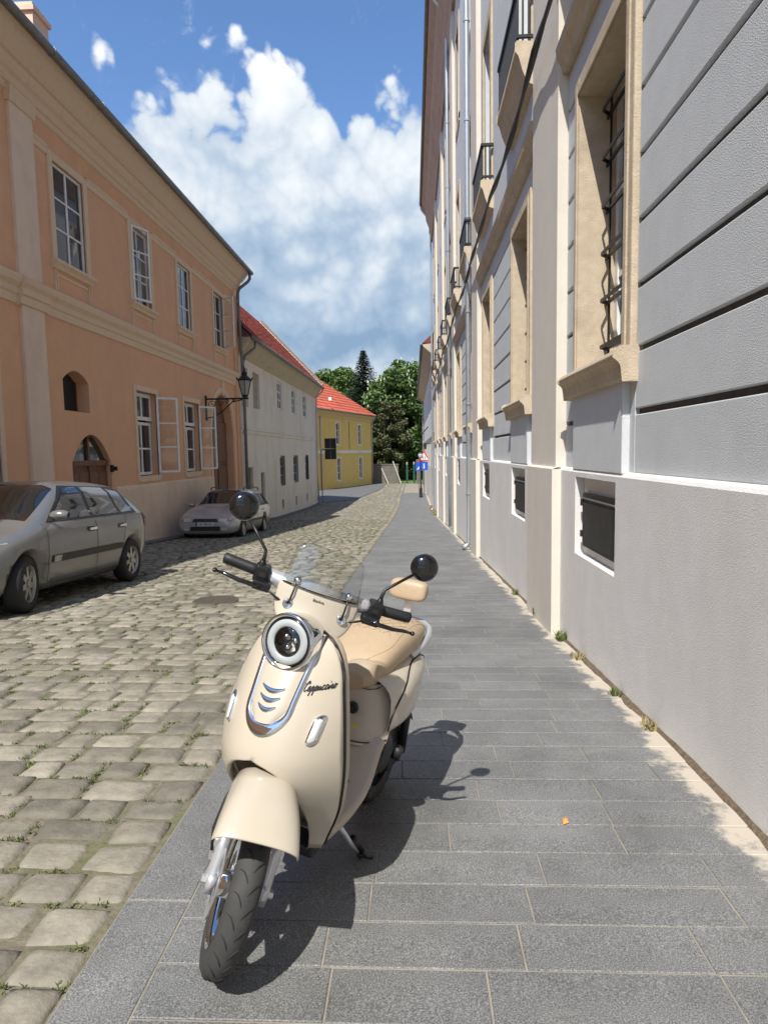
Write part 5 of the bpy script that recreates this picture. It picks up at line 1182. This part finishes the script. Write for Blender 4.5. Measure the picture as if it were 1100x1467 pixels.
# wheels
def swheel(c, steered_, hubm, K=1.):
    if steered_: steered_ = 2
    prof = [(.150, -.036), (.170, -.047), (.195, -.052), (.214, -.046), (.227, -.032), (.234, -.015), (.2355, 0)]; prof = [(r_ * K, h_ * .78) for r_, h_ in prof + [(r_, -h_) for r_, h_ in prof[-2::-1]]]
    mb = MB().lathe(prof, c, (0, 1, 0), 56); o = sp_build(mb, 'front_wheel' if steered_ else 'rear_wheel', tyre2, st=steered_)
    tg = MB()
    for k in range(26):
        for s_ in (1, -1):
            P = []
            for j in range(6):
                f = j / 5; a = 2*math.pi*(k + (.5 if s_ > 0 else 0)) / 26 + .13 * f + .04 * math.sin(f * 3); h_ = s_ * (.004 + .027 * f); rr = K * np.interp(abs(h_), [0, .0117, .025, .0359], [.2357, .2342, .2272, .2142]) + .0003
                P.append((c[0] + rr * math.cos(a), c[1] + h_, c[2] + rr * math.sin(a)))
            tg.tube(P, [.0006, .0022, .0026, .0024, .0018, .0006], 4)
    sp_build(tg, 'tread_grooves', M['dark'], o, st=steered_)
    rm = MB().lathe([(.152, -.037), (.146, -.034), (.138, -.02), (.134, 0), (.138, .02), (.146, .034), (.152, .037)], c, (0, 1, 0), 40)
    for k in range(5):
        a = 2*math.pi*k/5; rm.bar(Vector(c) + Vector((.03*math.cos(a), 0, .03*math.sin(a))), Vector(c) + Vector((.138*math.cos(a+.15), 0, .138*math.sin(a+.15))), .03, .028)
    rm.lathe([(.001, -.055), (.034, -.05), (.036, .05), (.001, .055)], c, (0, 1, 0), 20); sp_build(rm, 'rim', hubm, o, st=steered_)
    if steered_:
        d_ = MB().lathe([(.09, -.062), (.09, -.058), (.055, -.058), (.055, -.062), (.09, -.062)], c, (0, 1, 0), 36); sp_build(d_, 'brake_disc', alu, o, st=2)
    return o
swheel((.57, 0, .215), True, M['chrome'], .215/.2355); swheel((-.43, 0, .19), False, satin, .19/.2355)
for s_ in (1, -1):
    mb = MB().tube([(.485, s_*.070, .44), (.51, s_*.071, .38), (.53, s_*.072, .315)], .013, 10); fk = sp_build(mb, 'fork_leg', alu, st=2)
    mb = MB().tube([(.515, s_*.072, .355), (.540, s_*.073, .29), (.562, s_*.074, .228), (.572, s_*.074, .200)], [.017, .018, .018, .016], 10); mb.box(.545, .595, s_*.074 - .011, s_*.074 + .011, .192, .24); sp_build(mb, 'fork_slider', silver, fk, st=2)
    mb = MB().tube([(.57, s_*.055, .215), (.57, s_*.098, .215)], .008, 8); mb.tube([(.57, s_*.086, .215), (.57, s_*.101, .215)], .012, 6); sp_build(mb, 'axle_nut', alu, fk, False, st=2)
mb = MB(); mb.box(.505, .545, -.100, -.080, .25, .32); sp_build(mb, 'brake_caliper', alu, bev=.006, st=2)
mb = MB().tube([(.548, -.098, .285), (.52, -.112, .33), (.48, -.105, .40), (.44, -.08, .47)], .0045, 7); sp_build(mb, 'brake_hose', satin, st=2)
# headset cowl and fly screen: local before steering, shifted a little to fit
DY = .0
def cow_s(y, z): return .345 - .022 * (y / .11) ** 2 - .25 * (z - .96) 
CW = [(.884, .055), (.890, .085), (.902, .106), (.925, .121), (.955, .128), (.985, .130), (1.008, .128)]
rows = []
for z, hw in CW: rows.append([(cow_s(y, z), y, z) for y in np.linspace(-hw, hw, 17)])
rows = [[(p[0] - .03, p[1] * .8, p[2] - .004) for p in rows[0]]] + rows
cw = sp_build(MB().grid(rows), 'headset_cowl', cream, st=True, dy=DY); m_ = cw.modifiers.new('s', 'SOLIDIFY'); m_.thickness = .01; m_.offset = -1; subsurf(cw, 1)
mb = MB(); rows = []
for s_, hw, hz in ((.318, .095, .040), (.27, .10, .05), (.22, .085, .045), (.19, .05, .03)): rows.append([(s_, hw * math.cos(a), .962 + hz * math.sin(a)) for a in np.linspace(0, 2*math.pi, 21)[:-1]])
mb.grid(rows, True); sp_build(mb, 'headset_rear', silver, st=True, dy=DY)
mb = MB(); mb.tube([(.30, 0, .93), (.33, 0, .86), (.36, 0, .79)], .045, 12); sp_build(mb, 'steering_neck', M['black'], st=True)
sp_build(MB().lathe([(.030, 0), (.026, .012), (.010, .015), (.009, .008), (.001, .008)], (.325, 0, .892), (1, 0, -.3), 16), 'neck_bolt', satin, st=True, dy=DY)
rows = []
for f in np.linspace(0, 1, 12):
    z = 1.004 + .125 * f; hw = .120 * (1 - .12 * f) * (1 if f < .8 else math.sqrt(max(.02, 1 - ((f - .8) / .2) ** 2 * .6)))
    rows.append([(cow_s(y, 1.004) - .55 * (z - 1.004) + .006, y, z) for y in np.linspace(-hw, hw, 17)])
screenm = bpy.data.materials.new('clear_screen'); screenm.use_nodes = True; clear_mat(screenm, .075, (.93, .945, .94))
scr = sp_build(MB().grid(rows), 'fly_screen', screenm, st=True, dy=DY); m_ = scr.modifiers.new('s', 'SOLIDIFY'); m_.thickness = .003
mb = MB()
for r_ in range(3):
    for k in range(44):
        y = -.108 + .216 * (k + .5 * (r_ % 2)) / 44; z = 1.010 + .0058 * r_; s_ = cow_s(y, 1.004) - .55 * (z - 1.004) + .010; q = .0016 - .0003 * r_
        mb.add([(s_, y - q, z), (s_, y, z - q), (s_, y + q, z), (s_, y, z + q)], [(0, 1, 2, 3)])
sp_build(mb, 'screen_dot_print', mat('dot_print', (.62, .56, .45), .5), scr, False, st=True, dy=DY)
for y, y2 in ((-.082, -.078), (.084, .084)):
    a = (cow_s(y, .948) + .004, y, .948); b = (cow_s(y2, 1.004) - .55 * .018 + .014, y2, 1.022)
    o = sp_build(MB().lathe([(.016, 0), (.016, .003), (.010, .005), (.008, .002), (.001, .002)], (a[0] - .004, a[1], a[2]), (1, 0, .1), 20), 'rod_mount', M['chrome'], cw, st=True, dy=DY)
    sp_build(MB().tube([a, ((a[0] + b[0]) / 2 + .006, (a[1] + b[1]) / 2, (a[2] + b[2]) / 2), b], .0030, 6), 'screen_rod', satin, o, st=True, dy=DY)
    sp_build(MB().lathe([(.0115, -.004), (.0115, .002), (.007, .006), (.001, .008)], b, (1, 0, .4), 18), 'screen_bolt', M['chrome'], scr, st=True, dy=DY)
tmx = ST @ Matrix.Translation((cow_s(0, .988) + .0035, DY - .0, .984)) @ Matrix(((0, 0, 1, 0), (1, 0, 0, 0), (0, 1, 0, 0), (0, 0, 0, 1))) @ Matrix.Scale(1.5, 4, (1, 0, 0))
text_mesh('cowl_lettering', 'Baike', .011, satin, cw, tmx, .0004)
# handlebar
for s_ in (1, -1):
    hb = sp_build(MB().tube([(.285, s_*.075, .985), (.275, s_*.11, .990), (.268, s_*.15, .994), (.266, s_*.165, .995)], [.034, .028, .022, .020], 14), 'handlebar_sleeve', silver, st=True, dy=DY)
    mb = MB().tube([(.266, s_*.190, .996), (.262, s_*.215, .997), (.255, s_*.28, .999), (.252, s_*.300, .9995), (.2518, s_*.304, .9995)], [.0175, .0168, .0165, .0172, .012], 16)
    gp = sp_build(mb, 'grip', rubber, st=True, dy=DY)
    ri = MB()
    for k in range(14): u = .212 + .006 * k; ri.lathe([(.0166, -.0011), (.0177, 0), (.0166, .0011)], (.262 - .10 * (u - .215), s_*u, .997), (-.1, s_, .02), 14)
    sp_build(ri, 'grip_ribs', rubber, gp, st=True, dy=DY)
    mb = MB(); mb.box(.245, .300, min(s_*.160, s_*.205), max(s_*.160, s_*.205), .970, 1.022); sw = sp_build(mb, 'switch_housing', satin, smooth=False, bev=.008, st=True, dy=DY)
    mb = MB(); mb.box(.298, .303, min(s_*.17, s_*.19), max(s_*.17, s_*.19), .990, 1.005); sp_build(mb, 'switch_button', M['black'], sw, False, st=True, dy=DY)
    mb = MB(); mb.box(.275, .325, min(s_*.145, s_*.200), max(s_*.145, s_*.200), .955, .982); sp_build(mb, 'lever_perch', satin, smooth=False, bev=.006, st=True, dy=DY)
    mb = MB().tube([(.312, s_*.165, .972), (.326, s_*.20, .968), (.325, s_*.245, .968), (.312, s_*.285, .970), (.305, s_*.310, .968)], [.0115, .010, .0085, .0075, .0055], 8, flat=.75)
    mb.lathe([(.001, -.0075), (.006, -.005), (.0075, 0), (.006, .005), (.001, .0075)], (.304, s_*.314, .968), (0, 1, 0), 10); sp_build(mb, 'brake_lever', gloss, st=True, dy=DY)
    mb = MB().tube([(.318, s_*.16, .967), (.330, s_*.125, .955), (.318, s_*.09, .94), (.30, s_*.05, .92)], .0035, 6); sp_build(mb, 'brake_cable', satin, st=True, dy=DY)
    # mirror
    mc = (.215, s_*.298, 1.160)
    path = [(.268, s_*.190, 1.018), (.266, s_*.190, 1.040), (.262, s_*.193, 1.062), (.245, s_*.225, 1.090), (.225, s_*.268, 1.128)]
    stem = sp_build(MB().tube(path, [.0075, .006, .005, .0048, .0048], 8), 'mirror_stem', satin, st=True, dy=DY)
    MBs = MB().lathe([(.012, 0), (.012, .012), (.008, .02)], (.268, s_*.190, 1.012), (0, 0, 1), 6); sp_build(MBs, 'mirror_clamp', satin, stem, st=True, dy=DY)
    mb = MB().lathe([(.001, .020), (.020, .0185), (.034, .014), (.043, .004), (.0455, -.006), (.044, -.012), (.040, -.0125)], mc, (1, s_*-.12, .10), 32)
    mr = sp_build(mb, 'mirror', gloss, st=True, dy=DY)
    sp_build(MB().lathe([(.0405, -.012), (.001, -.0115)], mc, (1, s_*-.12, .10), 28), 'mirror_glass', M['chrome'], mr, st=True, dy=DY)
# floor, body
rows = []
FL = [(-.05, .165, .445, .24), (-.02, .166, .425, .22), (.02, .163, .345, .20), (.06, .160, .305, .19), (.12, .155, .282, .185), (.20, .145, .270, .19), (.27, .133, .268, .20), (.32, .118, .285, .21)]
for s_ in np.linspace(.315, -.05, 26):
    hw, zt, zb = smooth_tab(FL, s_)
    half = [(0, zt - .004), (hw * .55, zt - .004), (hw * .90, zt), (hw * .99, zt - .004), (hw * 1.02, zt - .016), (hw * .93, zt - .045), (hw * .70, zb), (0, zb)]
    rows.append([(s_, a, b) for a, b in half] + [(s_, -a, b) for a, b in half[-2:0:-1]])
mb = MB().grid(rows, True); fl_ = sp_build(mb, 'floorboard', cream_in)
for s_, y in ((.05, .085), (.13, .10)): sp_build(MB().lathe([(.007, 0), (.006, .003), (.001, .003)], (s_, y, smooth_tab(FL, s_)[1] - .001), (0, 0, 1), 10), 'floor_bolt', satin, fl_)
for s_ in (-.005, .03, .065): sp_build(MB().lathe([(.009, 0), (.008, .004), (.001, .004)], (s_, .166 - .002, smooth_tab(FL, s_)[1] - .055), (0, 1, 0), 10), 'side_bolt', satin, fl_)
BD = [(-.66, .035, .585, .675), (-.61, .080, .540, .69), (-.52, .128, .475, .69), (-.42, .158, .430, .682), (-.30, .177, .408, .672), (-.17, .182, .412, .662), (-.08, .168, .415, .648), (-.035, .152, .42, .630), (-.01, .130, .428, .600)]
def bd_ring(s_, grow=0.):
    hw, zb, zt = smooth_tab(BD, s_); hz = (zt - zb) / 2; zm = (zt + zb) / 2; P = []
    for k in range(28):
        a = 2 * math.pi * k / 28; c_, d_ = math.cos(a), math.sin(a); P.append((s_, (hw + grow) * math.copysign(abs(c_) ** .62, c_) * (1 - .10 * max(0, d_) ** 2), zm + (hz + grow) * math.copysign(abs(d_) ** .62, d_)))
    return P
ss = np.linspace(-.66, -.075, 30); rows = [bd_ring(s_) for s_ in ss]
mb = MB().grid(rows, True); mb.add(bd_ring(-.66), [tuple(range(28))]); body = sp_build(mb, 'rear_body', cream)
# seat tunnel front face
rows = []
for f in np.linspace(0, 1, 12):
    z = .415 + .20 * f; s_ = -.002 - .055 * f ** 1.6 - .018 * math.sin(math.pi * f); hw = .160 + .006 * math.sin(math.pi * f) - .035 * f ** 3
    rows.append([(s_ - .085 * abs(u) ** 4, hw * u, z) for u in np.linspace(-1, 1, 15)])
tun = sp_build(MB().grid(rows), 'under_seat_panel', cream_in)
sp_build(MB().tube([(-.001 - .085 * abs(u) ** 4, .160 * u, .428) for u in np.linspace(-1, 1, 17)], .0022, 5), 'panel_seam', satin, tun)
sp_build(MB().lathe([(.022, 0), (.020, .006), (.012, .008), (.010, .003), (.001, .003)], (-.030, .040, .535), (1, 0, .15), 18), 'ignition_lock', satin, tun)
mb = MB().add([(-.0165, .050, .470), (-.0165, .070, .470), (-.0195, .060, .489)], [(0, 1, 2)]); ws = sp_build(mb, 'warning_sticker', mat('sticker_yellow', (.80, .62, .02), .5), tun, False)
sp_build(MB().add([(-.016, .0585, .474), (-.016, .0615, .474), (-.0178, .060, .483)], [(0, 1, 2)]), 'sticker_mark', satin, ws, False)
# side covers with dark outline
for s_ in (1, -1):
    out = []
    for k in range(40):
        a = 2 * math.pi * k / 40; c_, d_ = math.cos(a), math.sin(a); sc_ = -.30 + .22 * c_ * (1.05 if c_ < 0 else 1.0); zc_ = .535 + .105 * d_ + .055 * (-c_) * .8
        out.append((sc_, zc_))
    def ysurf(s__, z):
        hw, zb, zt = smooth_tab(BD, s__); hz = (zt - zb) / 2; zm = (zt + zb) / 2; q = min(.995, abs((z - zm) / hz)); d_ = q ** (1 / .62); c_ = math.sqrt(max(0, 1 - d_ * d_)); return hw * c_ ** .62 * (1 - (.10 * d_ ** 2 if z > zm else 0))
    rows = []
    for r_ in np.linspace(.02, 1, 9): rows.append([(-.30 + (a + .30) * r_, s_ * (ysurf(-.30 + (a + .30) * r_, .545 + (b - .545) * r_) + .007 * (1 - r_ ** 6) + .0015), .545 + (b - .545) * r_) for a, b in out])
    o = sp_build(MB().grid(rows, True), 'side_cover', cream, body)
    pth = [(a, s_ * (ysurf(a, b) + .001), b) for a, b in out]; sp_build(MB().tube(pth + pth[:1], .0032, 6), 'cover_outline', satin, o)
    mb = MB(); mb.bar((-.47, s_*.138, .53), (-.40, s_*.153, .49), .012, .02); sp_build(mb, 'side_vent', satin, body, False)
# seat
SE = [(-.595, .040, .690, .735), (-.575, .085, .682, .752), (-.52, .118, .672, .768), (-.44, .136, .655, .782), (-.33, .140, .640, .785), (-.22, .132, .626, .770), (-.15, .122, .614, .742), (-.10, .110, .602, .712), (-.065, .092, .594, .680), (-.045, .062, .598, .655)]
rows = []
def seat_ring(s_):
    hw, zb, zt = smooth_tab(SE, s_); hz = (zt - zb) / 2; zm = (zt + zb) / 2
    return [(s_, hw * math.copysign(abs(math.cos(a)) ** .7, math.cos(a)), zm + hz * math.copysign(abs(math.sin(a)) ** .72, math.sin(a))) for a in np.linspace(0, 2*math.pi, 33)[:-1]]
ss = np.linspace(-.595, -.045, 34); mb = MB().grid([seat_ring(s_) for s_ in ss], True); mb.add(seat_ring(-.045), [tuple(range(32))]); mb.add(seat_ring(-.595), [tuple(range(32))])
seat = sp_build(mb, 'seat', tan); 
def seat_z(s_, y):
    hw, zb, zt = smooth_tab(SE, s_); hz = (zt - zb) / 2; zm = (zt + zb) / 2; c_ = min(.999, (abs(y) / hw)) ** (1 / .7); return zm + hz * (1 - c_ * c_) ** .36
mb = MB()
for k in range(-5, 6):                                     # quilted diamond stitching
    for d_ in (1, -1):
        P = []
        for f in np.linspace(0, 1, 22):
            s_ = -.22 - .30 * f; y = k * .042 + d_ * (.30 * f - .15) * .8
            if abs(y) < .100: P.append((s_, y, seat_z(s_, y) + .0004))
            elif len(P) > 2: mb.tube(P, .0015, 4); P = []
            else: P = []
        if len(P) > 2: mb.tube(P, .0015, 4)
sp_build(mb, 'seat_stitching', mat('stitching', (.36, .26, .16), .8), seat)
mb = MB()
for s2 in (.108, -.108): mb.tube([(s_, s2 * (1 - .8 * max(0, (s_ + .20) / .14) ** 2), seat_z(s_, s2 * (1 - .8 * max(0, (s_ + .20) / .14) ** 2)) + .0006) for s_ in np.linspace(-.55, -.085, 24)], .0016, 5)
sp_build(mb, 'seat_piping', mat('piping', (.50, .345, .20), .5), seat)
mb = MB(); mb.grid([[(s_, y * 1.0, smooth_tab(SE, s_)[1] + .006) for y in np.linspace(-smooth_tab(SE, s_)[0] - .002, smooth_tab(SE, s_)[0] + .002, 9)] for s_ in np.linspace(-.585, -.055, 20)]); sp_build(mb, 'seat_base', satin)
# backrest, rail
def rbox(c, hx, hy, hz, p=.35, n=20):
    rows = []
    for i in range(n + 1):
        b = -math.pi / 2 + math.pi * i / n; cb, sb = math.cos(b), math.sin(b); rows.append([(c[0] + hx * math.copysign(abs(cb) ** p * abs(math.cos(a)) ** p, math.cos(a)) , c[1] + hy * math.copysign(abs(cb) ** p * abs(math.sin(a)) ** p, math.sin(a)), c[2] + hz * math.copysign(abs(sb) ** p, sb)) for a in np.linspace(0, 2*math.pi, 29)[:-1]])
    return MB().grid(rows, True)
bk = rbox((-.60, 0, .868), .032, .084, .043, .5); bk.v = [(a - .20 * (c_ - .87), b, c_) for a, b, c_ in bk.v]; bk = sp_build(bk, 'backrest', tan)
mb = MB(); mb.box(-.625, -.607, -.016, .016, .70, .838); sp_build(mb, 'backrest_post', silver, bk, False)
path = [(-.36, .125, .660), (-.44, .138, .685), (-.53, .136, .705), (-.60, .115, .715), (-.655, .070, .720), (-.672, 0, .721), (-.655, -.070, .720), (-.60, -.115, .715), (-.53, -.136, .705), (-.44, -.138, .685), (-.36, -.125, .660)]
sp_build(MB().tube(path, .0135, 10, flat=1.3), 'grab_rail', silver)
mb = MB(); mb.box(-.64, -.58, -.03, .03, .69, .722); sp_build(mb, 'rail_mount', silver, sc, False)
# mechanical parts low down
mb = MB(); mb.box(-.48, -.10, .02, .085, .20, .40); mb.lathe([(.075, 0), (.08, .02), (.05, .03), (.001, .03)], (-.26, .08, .29), (0, 1, 0), 20); mb.box(-.50, -.35, .05, .09, .17, .28); sp_build(mb, 'engine_case', satin, smooth=False, bev=.01)
mb = MB(); mb.box(-.50, -.10, -.12, .0, .22, .40); sp_build(mb, 'engine_block', M['black'], smooth=False, bev=.01)
mb = MB().tube([(-.26, .13, .29), (-.25, .16, .29), (-.19, .172, .325), (-.175, .178, .345)], .009, 8); ks = sp_build(mb, 'kick_lever', satin); sp_build(MB().tube([(-.175, .172, .332), (-.172, .186, .372)], .017, 10), 'kick_pedal', rubber, ks)
mb = MB().tube([(-.46, .10, .22), (-.45, .11, .42), (-.45, .11, .50)], .018, 10); sp_build(mb, 'shock_absorber', satin)
rows = []
for k in range(10):
    a = R(60 + 95 * k / 9); P = Vector((-.46 + .235 * math.cos(a), 0, .20 + .235 * math.sin(a))); rows.append([tuple(P + Vector((0, .07 * u, -.03 * u * u))) for u in np.linspace(-1, 1, 7)])
sp_build(MB().grid(rows), 'rear_fender', satin)
tl = rbox((-.665, 0, .635), .02, .04, .03, .5, 12); sp_build(tl, 'tail_light', M['redlens'])
mb = MB(); mb.box(.0, .30, -.10, .10, .17, .215); sp_build(mb, 'frame_cover', M['black'], smooth=False, bev=.01)
# side stand
mb = MB().tube([(.135, .105, .205), (.06, .130, .105), (-.015, .150, .022)], [.013, .011, .009], 8, flat=.7); ss_ = sp_build(mb, 'side_stand', silver)
mb = MB().tube([(-.005, .140, .030), (-.045, .155, .008), (-.06, .165, .008)], .009, 6); mb.tube([(.0, .147, .035), (.012, .176, .045), (-.02, .185, .03), (-.05, .162, .012)], .005, 6); mb.box(-.075, -.03, .145, .178, .001, .009); sp_build(mb, 'stand_foot', satin, ss_, False)
mb = MB().tube([(.05, .128, .115), (.0, .145, .05)], .016, 8); sp_build(mb, 'stand_spring', satin, ss_)
